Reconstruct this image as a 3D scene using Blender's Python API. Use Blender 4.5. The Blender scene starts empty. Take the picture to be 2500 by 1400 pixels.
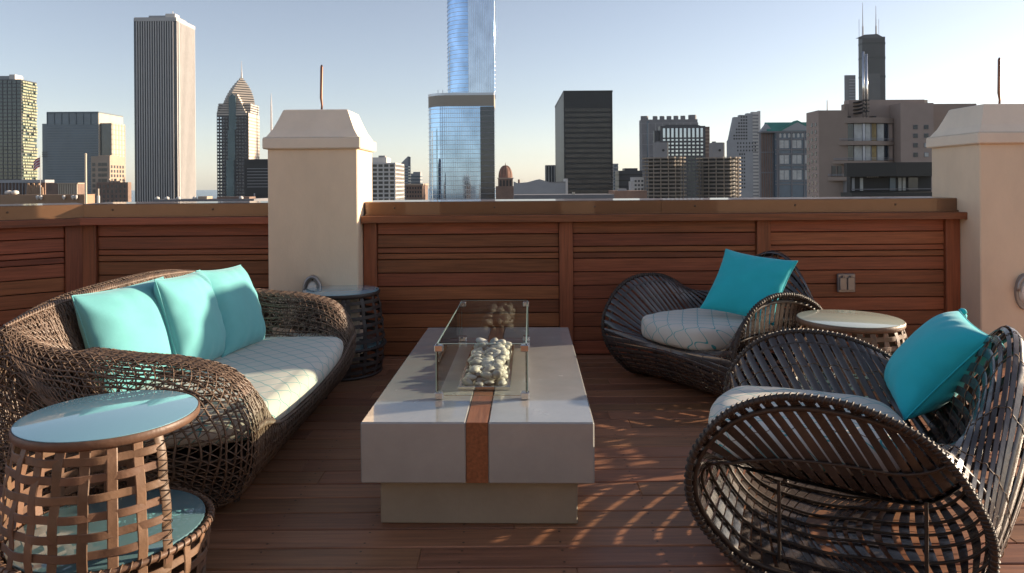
import bpy, bmesh, math, random
import numpy as np
from mathutils import Vector, Matrix, Euler

# ------------------------------------------------------------------ camera, sky, sun, exposure
scene = bpy.context.scene
COL = scene.collection
R = math.radians
H = 1.485            # camera height above the deck
F = 1750.0           # focal length in photograph pixels (2500 wide)
ROLL = 0.4

cam_d = bpy.data.cameras.new('camera')
cam = bpy.data.objects.new('camera', cam_d)
COL.objects.link(cam)
cam.location = (0, 0, H)
cam.rotation_mode = 'QUATERNION'
cam.rotation_quaternion = (Matrix.Rotation(R(90), 3, 'X') @ Matrix.Rotation(R(-ROLL), 3, 'Z')).to_quaternion()
cam_d.sensor_width = 36.0
cam_d.lens = 36.0 * F / 2500.0
cam_d.shift_y = -250.0 / 2500.0
cam_d.clip_start = 0.05
cam_d.clip_end = 60000
scene.camera = cam

SUN_AZ = 17.5        # degrees behind the +X axis
SUN_EL = 12.0
world = bpy.data.worlds.new('World')
scene.world = world
world.use_nodes = True
wn = world.node_tree
bg = wn.nodes['Background']
sky = wn.nodes.new('ShaderNodeTexSky')
sky.sky_type = 'NISHITA'
sky.sun_disc = False
sky.sun_elevation = R(SUN_EL)
sky.sun_rotation = R(90 - SUN_AZ)
sky.altitude = 0
sky.air_density = 0.8
sky.dust_density = 0.5
sky.ozone_density = 0.0
whs = wn.nodes.new('ShaderNodeHueSaturation'); whs.inputs['Saturation'].default_value = 0.70
wmx = wn.nodes.new('ShaderNodeMix'); wmx.data_type = 'RGBA'; wmx.blend_type = 'MULTIPLY'; wmx.inputs['Factor'].default_value = 1.0
wmx.inputs['B'].default_value = (1.0, 1.0, 1.09, 1)      # warm white balance
wn.links.new(sky.outputs['Color'], whs.inputs['Color'])
wn.links.new(whs.outputs['Color'], wmx.inputs['A'])
wn.links.new(wmx.outputs['Result'], bg.inputs['Color'])
bg.inputs['Strength'].default_value = 0.083

sun_d = bpy.data.lights.new('sun', 'SUN')
sun_d.energy = 5.0
sun_d.angle = R(0.6)
sun_d.color = (1.0, 0.80, 0.58)
sun = bpy.data.objects.new('sun', sun_d)
COL.objects.link(sun)
sdir = Vector((math.cos(R(SUN_EL)) * math.cos(R(SUN_AZ)), math.cos(R(SUN_EL)) * math.sin(R(SUN_AZ)), math.sin(R(SUN_EL))))
sun.rotation_mode = 'QUATERNION'
sun.rotation_quaternion = sdir.to_track_quat('Z', 'Y')
sun.location = (20, 5, 20)

scene.view_settings.view_transform = 'Standard'
scene.view_settings.look = 'None'
scene.view_settings.exposure = 1.12
scene.view_settings.gamma = 1.0
scene.view_settings.use_curve_mapping = False
scene.render.engine = 'CYCLES'
scene.cycles.use_denoising = True
scene.cycles.max_bounces = 8
scene.cycles.transparent_max_bounces = 16
scene.cycles.caustics_reflective = False
scene.cycles.caustics_refractive = False
scene.cycles.sample_clamp_indirect = 6.0

rng = random.Random(7)

# ------------------------------------------------------------------ helpers
def W(px, py, D):
    """photograph pixel at depth D -> world X, Z (used to survey positions)"""
    u, v = px - 1250.0, py - 450.0
    s = math.radians(ROLL)
    return ((u - v * s) / F * D, H - (v + u * s) / F * D)

def link(name, me, m=None, parent=None, loc=(0, 0, 0), rot=None, label=None, cat=None, group=None, kind=None):
    o = bpy.data.objects.new(name, me)
    COL.objects.link(o)
    if me is not None and m is not None:
        if len(me.materials) == 0:
            me.materials.append(m)
    if parent is not None:
        o.parent = parent
    o.location = loc
    if rot is not None:
        o.rotation_euler = rot
    if label: o['label'] = label
    if cat: o['category'] = cat
    if group: o['group'] = group
    if kind: o['kind'] = kind
    return o

def thing(name, label, cat, loc=(0, 0, 0), rz=0.0, group=None):
    return link(name, None, None, None, loc, (0, 0, rz), label, cat, group)

class MB:
    def __init__(s):
        s.v = []; s.f = []
    def add(s, vs, fs):
        n = len(s.v)
        s.v.extend([tuple(p) for p in vs])
        s.f.extend([tuple(i + n for i in f) for f in fs])
    def box(s, x0, x1, y0, y1, z0, z1):
        s.add([(x0,y0,z0),(x1,y0,z0),(x1,y1,z0),(x0,y1,z0),(x0,y0,z1),(x1,y0,z1),(x1,y1,z1),(x0,y1,z1)],
              [(0,3,2,1),(4,5,6,7),(0,1,5,4),(1,2,6,5),(2,3,7,6),(3,0,4,7)])
    def bbox(s, x0, x1, y0, y1, z0, z1, b=0.003):
        """box with chamfered long edges"""
        bm = bmesh.new()
        vs = [bm.verts.new(p) for p in [(x0,y0,z0),(x1,y0,z0),(x1,y1,z0),(x0,y1,z0),(x0,y0,z1),(x1,y0,z1),(x1,y1,z1),(x0,y1,z1)]]
        for f in [(0,3,2,1),(4,5,6,7),(0,1,5,4),(1,2,6,5),(2,3,7,6),(3,0,4,7)]:
            bm.faces.new([vs[i] for i in f])
        bmesh.ops.bevel(bm, geom=list(bm.edges), offset=b, segments=1, affect='EDGES')
        bm.verts.index_update()
        s.add([v.co[:] for v in bm.verts], [tuple(v.index for v in f.verts) for f in bm.faces])
        bm.free()
    def prism(s, poly, z0, z1, top=None):
        """polygon (x,y) extruded in z; top = other polygon for the upper end"""
        n = len(poly); top = top or poly
        vs = [(p[0], p[1], z0) for p in poly] + [(p[0], p[1], z1) for p in top]
        fs = [tuple(range(n))[::-1], tuple(range(n, 2 * n))]
        fs += [(i, (i + 1) % n, n + (i + 1) % n, n + i) for i in range(n)]
        s.add(vs, fs)
    def prism_y(s, poly, y0, y1):
        """polygon (x,z) extruded along y"""
        n = len(poly)
        vs = [(p[0], y0, p[1]) for p in poly] + [(p[0], y1, p[1]) for p in poly]
        fs = [tuple(range(n)), tuple(range(n, 2 * n))[::-1]]
        fs += [(i, n + i, n + (i + 1) % n, (i + 1) % n) for i in range(n)]
        s.add(vs, fs)
    def prism_x(s, poly, x0, x1):
        n = len(poly)
        vs = [(x0, p[0], p[1]) for p in poly] + [(x1, p[0], p[1]) for p in poly]
        fs = [tuple(range(n))[::-1], tuple(range(n, 2 * n))]
        fs += [(i, (i + 1) % n, n + (i + 1) % n, n + i) for i in range(n)]
        s.add(vs, fs)
    def cyl(s, x, y, z0, z1, r0, r1=None, n=12):
        r1 = r0 if r1 is None else r1
        s.prism([(x + r0 * math.cos(2*math.pi*i/n), y + r0 * math.sin(2*math.pi*i/n)) for i in range(n)], z0, z1,
                [(x + r1 * math.cos(2*math.pi*i/n), y + r1 * math.sin(2*math.pi*i/n)) for i in range(n)])
    def lathe(s, prof, n=32, cap=True):
        m = len(prof); vs = []; fs = []
        for r, z in prof:
            for i in range(n):
                a = 2 * math.pi * i / n
                vs.append((r * math.cos(a), r * math.sin(a), z))
        for j in range(m - 1):
            for i in range(n):
                fs.append((j*n+i, j*n+(i+1)%n, (j+1)*n+(i+1)%n, (j+1)*n+i))
        if cap:
            fs.append(tuple(range(n))[::-1]); fs.append(tuple(range((m-1)*n, m*n)))
        s.add(vs, fs)
    def tube(s, pts, r, sides=6, closed=False, caps=True):
        P = [Vector(p) for p in pts]; n = len(P)
        rr = r if isinstance(r, (list, tuple)) else [r] * n
        vs = []; up = None
        for i in range(n):
            if closed: t = P[(i+1) % n] - P[i-1]
            else: t = P[min(i+1, n-1)] - P[max(i-1, 0)]
            t.normalize()
            if up is None:
                up = Vector((0, 0, 1)) if abs(t.z) < .9 else Vector((1, 0, 0))
            a = t.cross(up)
            if a.length < 1e-6: a = t.orthogonal()
            a.normalize(); b = a.cross(t); up = b
            for k in range(sides):
                an = 2 * math.pi * k / sides
                vs.append(P[i] + (a * math.cos(an) + b * math.sin(an)) * rr[i])
        fs = []
        for i in range(n if closed else n - 1):
            j = (i + 1) % n
            for k in range(sides):
                fs.append((i*sides+k, i*sides+(k+1)%sides, j*sides+(k+1)%sides, j*sides+k))
        if not closed and caps:
            fs.append(tuple(range(sides))[::-1]); fs.append(tuple(range((n-1)*sides, n*sides)))
        s.add(vs, fs)
    def ribbon(s, pts, nrm, width, thick):
        """flat strap following pts, nrm = outward normals"""
        P = np.asarray(pts, float); N = np.asarray(nrm, float); n = len(P)
        T = np.gradient(P, axis=0); T /= np.linalg.norm(T, axis=1)[:, None] + 1e-9
        B = np.cross(T, N); B /= np.linalg.norm(B, axis=1)[:, None] + 1e-9
        N2 = np.cross(B, T)
        w = np.asarray(width) * np.ones(n) / 2
        prof = [(-1, 0), (-.82, .85), (.82, .85), (1, 0), (0, -.3)]
        vs = []
        for i in range(n):
            for a, b in prof:
                vs.append(P[i] + B[i] * a * w[i] + N2[i] * b * thick)
        k = len(prof); fs = []
        for i in range(n - 1):
            for j in range(k):
                fs.append((i*k+j, i*k+(j+1)%k, (i+1)*k+(j+1)%k, (i+1)*k+j))
        fs.append(tuple(range(k))[::-1]); fs.append(tuple(range((n-1)*k, n*k)))
        s.add(vs, fs)
    def mesh(s, name, smooth=False, angle=None):
        me = bpy.data.meshes.new(name)
        me.from_pydata(s.v, [], s.f)
        me.update()
        if smooth:
            me.polygons.foreach_set('use_smooth', [True] * len(me.polygons))
            if angle is not None:
                me.set_sharp_from_angle(angle=R(angle))
        return me
    def obj(s, name, m, parent=None, smooth=False, angle=None, **kw):
        return link(name, s.mesh(name, smooth, angle), m, parent, **kw)

def fix_normals(me):
    bm = bmesh.new(); bm.from_mesh(me)
    bmesh.ops.recalc_face_normals(bm, faces=bm.faces)
    bm.to_mesh(me); bm.free()

# ------------------------------------------------------------------ materials
def mat(name, col, rough=.6, metal=0., var=0., scale=4., stretch=(1, 1, 1), bump=0., bscale=60., bstretch=None,
        rnd=0., spec=.5, coat=0., col2=None, detail=6., rvar=0., trans=0., sheen=0.):
    m = bpy.data.materials.new(name); m.use_nodes = True
    nt = m.node_tree; nd = nt.nodes; lk = nt.links
    b = nd['Principled BSDF']
    b.inputs['Roughness'].default_value = rough
    b.inputs['Metallic'].default_value = metal
    b.inputs['Specular IOR Level'].default_value = spec
    b.inputs['Coat Weight'].default_value = coat
    b.inputs['Transmission Weight'].default_value = trans
    if sheen:
        b.inputs['Sheen Weight'].default_value = sheen
    c1 = tuple(col) + (1,)
    tc = nd.new('ShaderNodeTexCoord')
    oi = nd.new('ShaderNodeObjectInfo')
    mul = nd.new('ShaderNodeMath'); mul.operation = 'MULTIPLY'; mul.inputs[1].default_value = 37.0
    lk.new(oi.outputs['Random'], mul.inputs[0])
    add = nd.new('ShaderNodeVectorMath'); add.operation = 'ADD'
    lk.new(tc.outputs['Object'], add.inputs[0]); lk.new(mul.outputs[0], add.inputs[1])
    mp = nd.new('ShaderNodeMapping'); mp.inputs['Scale'].default_value = stretch
    lk.new(add.outputs[0], mp.inputs['Vector'])
    last = None
    if var or col2:
        nz = nd.new('ShaderNodeTexNoise'); nz.inputs['Scale'].default_value = scale; nz.inputs['Detail'].default_value = detail
        nz.inputs['Roughness'].default_value = .65
        lk.new(mp.outputs[0], nz.inputs['Vector'])
        rp = nd.new('ShaderNodeValToRGB')
        rp.color_ramp.elements[0].position = .3; rp.color_ramp.elements[1].position = .7
        if col2:
            rp.color_ramp.elements[0].color = c1; rp.color_ramp.elements[1].color = tuple(col2) + (1,)
        else:
            rp.color_ramp.elements[0].color = tuple(max(0, c * (1 - var)) for c in col) + (1,)
            rp.color_ramp.elements[1].color = tuple(min(1, c * (1 + var)) for c in col) + (1,)
        lk.new(nz.outputs['Fac'], rp.inputs['Fac'])
        last = rp.outputs['Color']
        if rvar:
            mr = nd.new('ShaderNodeMapRange')
            mr.inputs['To Min'].default_value = rough - rvar; mr.inputs['To Max'].default_value = rough + rvar
            lk.new(nz.outputs['Fac'], mr.inputs['Value']); lk.new(mr.outputs[0], b.inputs['Roughness'])
    if rnd:
        hs = nd.new('ShaderNodeHueSaturation')
        mr = nd.new('ShaderNodeMapRange')
        mr.inputs['To Min'].default_value = 1 - rnd; mr.inputs['To Max'].default_value = 1 + rnd
        lk.new(oi.outputs['Random'], mr.inputs['Value']); lk.new(mr.outputs[0], hs.inputs['Value'])
        m2 = nd.new('ShaderNodeMath'); m2.operation = 'MULTIPLY'; m2.inputs[1].default_value = 7.31
        fr = nd.new('ShaderNodeMath'); fr.operation = 'FRACT'
        lk.new(oi.outputs['Random'], m2.inputs[0]); lk.new(m2.outputs[0], fr.inputs[0])
        mr2 = nd.new('ShaderNodeMapRange'); mr2.inputs['To Min'].default_value = .5 - rnd * .03; mr2.inputs['To Max'].default_value = .5 + rnd * .03
        lk.new(fr.outputs[0], mr2.inputs['Value']); lk.new(mr2.outputs[0], hs.inputs['Hue'])
        if last is not None: lk.new(last, hs.inputs['Color'])
        else: hs.inputs['Color'].default_value = c1
        last = hs.outputs['Color']
    if last is not None: lk.new(last, b.inputs['Base Color'])
    else: b.inputs['Base Color'].default_value = c1
    if bump:
        mp2 = nd.new('ShaderNodeMapping'); mp2.inputs['Scale'].default_value = bstretch or stretch
        lk.new(add.outputs[0], mp2.inputs['Vector'])
        n2 = nd.new('ShaderNodeTexNoise'); n2.inputs['Scale'].default_value = bscale; n2.inputs['Detail'].default_value = 5
        lk.new(mp2.outputs[0], n2.inputs['Vector'])
        bp = nd.new('ShaderNodeBump'); bp.inputs['Strength'].default_value = bump; bp.inputs['Distance'].default_value = .01
        lk.new(n2.outputs['Fac'], bp.inputs['Height']); lk.new(bp.outputs[0], b.inputs['Normal'])
    return m

M = {}
M['clad'] = mat('red_hardwood_slat', (.255, .082, .036), .45, var=.38, scale=7, stretch=(.35, 9, 9), bump=.12, bscale=18, bstretch=(.6, 25, 25), rnd=.28, rvar=.08)
M['clad_v'] = mat('red_hardwood_upright', (.265, .086, .038), .45, var=.35, scale=7, stretch=(9, 9, .35), bump=.12, bscale=18, bstretch=(25, 25, .6), rnd=.15)
M['deck'] = mat('deck_hardwood', (.30, .138, .074), .42, var=.35, scale=6, stretch=(.35, 8, 8), bump=.18, bscale=14, bstretch=(.6, 30, 30), rnd=.22, rvar=.1)
M['inlay'] = mat('inlay_hardwood', (.26, .10, .045), .45, var=.35, scale=8, stretch=(8, .4, 8), bump=.1, bscale=20, bstretch=(25, .6, .6))
M['dark'] = mat('dark_backing', (.012, .009, .008), .9)
M['cap'] = mat('bronze_coping_metal', (.20, .105, .055), .34, metal=.3, var=.12, scale=1.6, rvar=.06, coat=.6)
M['capjoint'] = mat('coping_joint', (.09, .06, .04), .6)
M['screw'] = mat('screw_steel', (.12, .09, .07), .4, metal=.8)
M['stucco'] = mat('cream_stucco', (.82, .655, .48), .88, var=.10, scale=1.6, stretch=(1, 1, .45), bump=.12, bscale=90)
M['stucco_cap'] = mat('cream_cast_stone', (.84, .72, .58), .8, var=.06, scale=3, bump=.12, bscale=70)
M['rod'] = mat('lightning_rod_copper', (.20, .10, .07), .4, metal=.7)
M['concrete'] = mat('grey_concrete', (.36, .365, .355), .26, var=.07, scale=5.5, bump=.05, bscale=40, rvar=.04, coat=.9)
M['concrete_base'] = mat('grey_concrete_base', (.30, .28, .23), .6, var=.12, scale=3, bump=.08, bscale=50)
M['stone'] = mat('river_pebble', (.50, .48, .44), .55, var=.16, scale=9, bump=.1, bscale=60, rnd=.30)
M['steel'] = mat('brushed_steel', (.62, .62, .63), .16, metal=1.0)
M['darksteel'] = mat('burner_tray_steel', (.20, .20, .21), .35, metal=.9)
M['strap'] = mat('charcoal_strap', (.055, .044, .041), .22, var=.3, scale=5, bump=.12, bscale=40, rnd=.22, spec=.9)
M['strap_rod'] = mat('dark_wrapped_cane', (.040, .028, .022), .5, var=.3, scale=20)
M['wicker'] = mat('brown_wicker', (.155, .105, .075), .40, var=.45, scale=14, bump=.2, bscale=120, spec=.5)
M['wicker_rod'] = mat('brown_wicker_rod', (.14, .095, .068), .5, var=.3, scale=20, bump=.2, bscale=120)
M['lath'] = mat('brown_lath', (.16, .092, .057), .5, var=.3, scale=8, bump=.15, bscale=60, rnd=.22)
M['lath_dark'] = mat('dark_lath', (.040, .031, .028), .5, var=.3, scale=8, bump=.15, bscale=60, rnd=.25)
M['aqua'] = mat('aqua_fabric', (.15, .45, .475), .85, var=.06, scale=6, bump=.12, bscale=260, spec=.2, sheen=.2)
M['teal'] = mat('teal_fabric', (.025, .48, .56), .85, var=.06, scale=6, bump=.12, bscale=260, spec=.2, sheen=.2)
M['roof'] = mat('grey_roof', (.16, .15, .14), .9, var=.2, scale=.1)
M['lampgrey'] = mat('grey_lamp_metal', (.34, .33, .33), .4, metal=.6)
M['boxgrey'] = mat('grey_outlet_metal', (.30, .30, .30), .38, metal=.7, var=.1)
M['doorglass'] = mat('dark_door_glass', (.03, .035, .035), .05, spec=.6)
M['lens'] = mat('frosted_lens', (.75, .72, .66), .5)

def glass_mat(name, tint, rough=0.0, ior=1.45):
    m = bpy.data.materials.new(name); m.use_nodes = True
    nt = m.node_tree; nd = nt.nodes; lk = nt.links
    for n in list(nd): nd.remove(n)
    out = nd.new('ShaderNodeOutputMaterial')
    tr = nd.new('ShaderNodeBsdfTransparent'); tr.inputs['Color'].default_value = tint + (1,)
    gl = nd.new('ShaderNodeBsdfGlossy'); gl.inputs['Roughness'].default_value = rough; gl.inputs['Color'].default_value = (1, 1, 1, 1)
    fr = nd.new('ShaderNodeFresnel'); fr.inputs['IOR'].default_value = ior
    mx = nd.new('ShaderNodeMixShader')
    lk.new(fr.outputs[0], mx.inputs[0]); lk.new(tr.outputs[0], mx.inputs[1]); lk.new(gl.outputs[0], mx.inputs[2])
    lk.new(mx.outputs[0], out.inputs['Surface'])
    return m
M['glass'] = glass_mat('clear_glass', (.93, .96, .94), ior=1.5)
M['glass_edge'] = mat('green_glass_edge', (.30, .42, .36), .15, spec=.6)
M['tabletop'] = mat('pale_back_painted_glass', (.21, .42, .52), .03, spec=.8, coat=.5)
M['tabletop_sunlit'] = mat('sunlit_glass_top', (.55, .60, .50), .06, spec=.6, coat=.2)  # lighter copy of the table glass: sunlight and sky glare put into the colour
M['shelf'] = mat('tinted_shelf_glass', (.13, .25, .28), .03, spec=.9, coat=.6)

def fabric_pattern():
    m = mat('ogee_pattern_fabric', (.66, .63, .57), .9, bump=.1, bscale=300, spec=.2)
    nt = m.node_tree; nd = nt.nodes; lk = nt.links
    b = nd['Principled BSDF']
    tc = nd.new('ShaderNodeTexCoord'); sp = nd.new('ShaderNodeSeparateXYZ')
    lk.new(tc.outputs['Object'], sp.inputs[0])
    def mth(op, a, bb=None):
        n = nd.new('ShaderNodeMath'); n.operation = op
        for i, x in enumerate((a, bb)):
            if x is None: continue
            if isinstance(x, (int, float)): n.inputs[i].default_value = x
            else: lk.new(x, n.inputs[i])
        return n.outputs[0]
    v = mth('DIVIDE', mth('ARCSINE', mth('SINE', mth('MULTIPLY', sp.outputs['Y'], math.pi / .072))), math.pi)
    ph = mth('MULTIPLY', mth('SUBTRACT', sp.outputs['X'], sp.outputs['Z']), 2 * math.pi / .15)
    d = mth('ABSOLUTE', mth('SUBTRACT', v, mth('MULTIPLY', mth('COSINE', ph), .40)))
    mr = nd.new('ShaderNodeMapRange'); mr.inputs['From Min'].default_value = .032; mr.inputs['From Max'].default_value = .055
    lk.new(d, mr.inputs['Value'])
    mx = nd.new('ShaderNodeMix'); mx.data_type = 'RGBA'
    lk.new(mr.outputs[0], mx.inputs['Factor'])
    mx.inputs['A'].default_value = (.07, .36, .39, 1); mx.inputs['B'].default_value = (.66, .63, .57, 1)
    lk.new(mx.outputs['Result'], b.inputs['Base Color'])
    return m
M['ogee'] = fabric_pattern()

# ------------------------------------------------------------------ terrace structure
WALL_Y = 6.21
def struct(name, mb, m, parent=None, **kw):
    return mb.obj(name, m, parent, kind=None if parent else 'structure', **kw)

# deck: every board one object on a dark sub-floor
deck_root = link('deck', None, kind='structure')
mb = MB(); mb.box(-6.2, 6.5, -5.0, 6.62, -.30, -.032)
mb.obj('sub_floor', M['dark'], deck_root)
PITCH = .158
board_meshes = {}
def board_mesh(L):
    k = round(L, 2)
    if k not in board_meshes:
        b = MB(); b.bbox(-k/2, k/2, -PITCH/2 + .0045, PITCH/2 - .0045, -.026, 0, .004)
        board_meshes[k] = b.mesh('deck_board'); board_meshes[k].materials.append(M['deck'])
    return board_meshes[k]
row = 0
y = .33 - PITCH * 33
while y < 6.2:
    x = -6.1 + rng.choice([-2.2, -1.6, -1.0, -.5, 0])
    while x < 6.3:
        L = rng.choice([2.44, 3.05, 3.66])
        x0, x1 = max(x, -6.1), min(x + L, 6.4)
        if x1 - x0 > .3:
            link('deck_board', board_mesh(x1 - x0 - .004), None, deck_root, ((x0 + x1) / 2, y, rng.uniform(-.0012, .0)))
        x += L
    y += PITCH; row += 1

scr = MB(); y = .33
while y < 6.2:
    x = -5.9
    while x < 6.3:
        for dy in (-.045, .045):
            cx_, cy_ = x + rng.uniform(-.006, .006), y + dy
            if -4.3 < cx_ < 4.3:
                scr.add([(cx_ + .0055 * math.cos(k * 1.0472), cy_ + .0055 * math.sin(k * 1.0472), .0012) for k in range(6)], [(0, 1, 2, 3, 4, 5)])
        x += .406
    y += PITCH
scr.obj('deck_screws', M['screw'], deck_root, kind='stuff')

# building mass below the terrace
mb = MB(); mb.box(-30, 30, -30, 6.60, -75, -.34)
struct('hotel_block', mb, M['roof'])

# unseen building added behind the viewer to cut skylight and bounce warm light
ph = thing('added_light_blocker', 'unseen cream stucco building with glazed doors, added to block skylight and bounce warm light', 'building', (0, -5.0, 0))
b = MB()
for a, c in ((-14, -5.6), (-2.6, -1.8), (1.2, 2.0), (5.0, 14)): b.box(a, c, -4, 0, -.3, 2.6)
b.box(-14, 14, -4, 0, 2.6, 3.4); b.obj('wall', M['stucco'], ph)
b = MB(); b.box(-14.1, 14.1, -4.1, .25, 3.4, 3.62); b.obj('roof_slab', M['stucco_cap'], ph)
for a, c in ((-5.6, -2.6), (-1.8, 1.2), (2.0, 5.0)):
    b = MB(); b.box(a, c, -.30, -.27, -.02, 2.6); d = b.obj('glazed_door', M['doorglass'], ph)
    b = MB()
    for k in range(4): xx = a + .03 + (c - a - .06) * k / 3; b.box(xx - .03, xx + .03, -.27, -.2, 0, 2.58)
    b.obj('door_frame', M['dark'], d)

# timber clad parapet -------------------------------------------------
ZL = [1.158, 1.054, .941, .891, .838, .721, .604, .486, .369, .247, .126, .006]
slat_mesh = {}
def slat(L, h):
    k = (round(L, 3), round(h, 3))
    if k not in slat_mesh:
        b = MB(); b.bbox(-L/2, L/2, -.011, .011, -h/2, h/2, .003)
        me = b.mesh('slat'); me.materials.append(M['clad']); slat_mesh[k] = me
    return slat_mesh[k]
def clad_wall(name, label, x0, x1, stiles, loc, rz, cap0, cap1, group, capn=2):
    """local frame: wall runs along x, faces -y; stiles = (x0,x1) list"""
    root = thing(name, label, 'parapet wall', loc, rz, group)
    b = MB(); b.box(x0, x1, .03, .40, -.3, 1.224); b.obj('wall_core', M['dark'], root)
    b = MB(); b.bbox(x0, x1, -.13, .03, 1.160, 1.220, .004); b.obj('top_rail', M['clad'], root)
    # metal coping, in lengths
    n = capn
    for i in range(n):
        a, c = cap0 + (cap1 - cap0) * i / n, cap0 + (cap1 - cap0) * (i + 1) / n
        b = MB()
        b.prism_x([(.012, 1.232), (.012, 1.332), (.018, 1.338), (.40, 1.346), (.40, 1.232), (.385, 1.228), (.03, 1.228)], a + .0015, c - .0015)
        b.obj('coping', M['cap'], root)
    b = MB(); b.prism_x([(-.012, 1.222), (-.012, 1.235), (.012, 1.235), (.012, 1.222)], cap0, cap1)
    b.obj('coping_flashing', M['cap'], root)
    k = cap0 + .25
    while k < cap1:
        b = MB(); b.lathe([(.009, 0), (.009, .004), (.005, .007)], 8)
        b.obj('screw', M['screw'], root, loc=(k, .011, 1.285), rot=(R(90), 0, 0))
        k += .87
    for a, c in stiles:
        b = MB(); b.bbox(a, c, -.035, .02, .004, 1.159, .004); b.obj('stile', M['clad_v'], root)
    for (a0, a1), (b0, b1) in zip(stiles[:-1], stiles[1:]):
        for zt, zb in zip(ZL[:-1], ZL[1:]):
            h = zt - zb - .007
            link('slat', slat(b0 - a1 - .006, h), None, root, ((a1 + b0) / 2, .005 + rng.uniform(-.002, .002), (zt + zb) / 2))
    return root

def wx(px, py=700): return W(px, py, WALL_Y - .03)[0]
XR0 = -1.29 + .004
XR1 = 3.863
sw = .118
def st(px): return (wx(px), wx(px) + sw)
clad_wall('parapet_wall', 'long red hardwood slatted parapet with bronze coping between the two cream pillars', XR0, XR1,
          [(XR0 + .002, XR0 + .115), st(1366), st(1849), (XR1 - .125, XR1 - .004)], (0, WALL_Y, 0), 0, XR0 + .012, XR1 - .002, 'slatted parapet walls', 2)
XL1 = -2.045
XL0 = -3.715
clad_wall('parapet_wall', 'short red hardwood slatted parapet behind the sofa left of the pillar', XL0 + .001, XL1 - .004,
          [(XL0 + .002, XL0 + .125), (XL1 - .05, XL1 - .006)], (0, WALL_Y, 0), 0, XL0 - .004, XL1 - .006, 'slatted parapet walls', 1)
clad_wall('parapet_wall', 'angled sunlit slatted parapet section at the left edge', -3.4, .0,
          [(-3.39, -3.27), (-1.78, -1.66), (-.14, -.012)], (XL0, WALL_Y, -.003), R(40), -3.4, .012, 'slatted parapet walls', 2)

# pillars --------------------------------------------------------------
def pillar(label, x0, x1, y0, y1, rod_x, rod_top):
    cx, cy = (x0 + x1) / 2, (y0 + y1) / 2
    root = thing('pillar', label, 'pillar', (cx, cy, 0), 0, 'cream stucco pillars')
    hx, hy = (x1 - x0) / 2, (y1 - y0) / 2
    b = MB(); b.bbox(-hx, hx, -hy, hy, -.3, 1.80, .008); b.obj('shaft', M['stucco'], root)
    o = .034
    b = MB(); b.bbox(-hx - o, hx + o, -hy - o, hy + o, 1.79, 1.885, .01)
    b.obj('cap_slab', M['stucco_cap'], root)
    # hipped cap with a slight flare at the foot
    prof = [(0, 1.885), (.022, 1.893), (.062, 1.955), (.095, 2.03), (.132, 2.125), (.145, 2.132)]
    vs = []; fs = []
    for d, z in prof:
        ax, ay = hx + o - .004 - d, hy + o - .004 - d
        vs += [(-ax, -ay, z), (ax, -ay, z), (ax, ay, z), (-ax, ay, z)]
    for j in range(len(prof) - 1):
        for i in range(4):
            fs.append((j*4+i, j*4+(i+1)%4, (j+1)*4+(i+1)%4, (j+1)*4+i))
    fs.append(tuple(range(len(vs) - 4, len(vs))))
    b = MB(); b.add(vs, fs); b.obj('hipped_cap', M['stucco_cap'], root)
    rod = thing('lightning_rod', 'thin copper lightning rod on the ' + ('left' if x0 < 0 else 'right') + ' pillar cap', 'lightning rod', (rod_x, cy, 2.132), 0, 'lightning rods')
    b = MB(); b.cyl(0, 0, 0, .012, .03, .03, 12); b.obj('foot_plate', M['rod'], rod)
    b = MB(); b.tube([(0, 0, .01), (.004, 0, .06), (-.003, 0, .12), (.003, 0, rod_top - 2.132 - .02), (.003, 0, rod_top - 2.132)], [.009, .009, .0125, .0125, .006], 8)
    b.obj('rod_shaft', M['rod'], rod, smooth=True)
    return root
pillar('square cream stucco pillar standing behind the sofa', -2.04, -1.29, 5.985, 6.62, W(785, 268, 6.3)[0], 2.545)
pillar('square cream stucco pillar at the right edge of the terrace', 3.863, 4.66, 5.915, 6.60, W(2441, 250, 6.25)[0], 2.56)

def wall_lamp(label, x, y, z):
    root = thing('wall_lamp', label, 'wall lamp', (x, y, z), 0, 'oval pillar lamps')
    n = 28
    def oval(a, b_, y0, y1, r=1.0):
        mb = MB()
        p0 = [(a * math.cos(2*math.pi*i/n), b_ * math.sin(2*math.pi*i/n)) for i in range(n)]
        p1 = [(r * px, r * pz) for px, pz in p0]
        vs = [(p[0], y0, p[1]) for p in p0] + [(p[0], y1, p[1]) for p in p1]
        fs = [tuple(range(n))[::-1], tuple(range(n, 2*n))] + [(i, (i+1) % n, n+(i+1) % n, n+i) for i in range(n)]
        mb.add(vs, fs); return mb
    oval(.078, .15, 0, -.02, .97).obj('back_plate', M['lampgrey'], root)
    oval(.055, .095, -.02, -.045, .8).obj('lens', M['lens'], root)
    # arched hood
    mb = MB()
    hood = []
    for i in range(17):
        a = math.pi * i / 16
        hood.append((.07 * math.cos(a), -.035, .01 + .125 * math.sin(a)))
    mb.tube(hood, .013, 8); mb.obj('hood', M['lampgrey'], root, smooth=True)
    b = MB(); b.lathe([(.008, 0), (.006, .006)], 8); b.obj('screw', M['screw'], root, loc=(0, -.021, .11), rot=(R(90), 0, 0))
    return root
wall_lamp('oval grey wall lamp on the left pillar beside the far side table', W(765, 720, 5.985)[0], 5.984, W(765, 715, 5.985)[1])
wall_lamp('oval grey wall lamp on the right pillar at the picture edge', W(2499, 710, 5.915)[0], 5.914, W(2499, 712, 5.915)[1])

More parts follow.
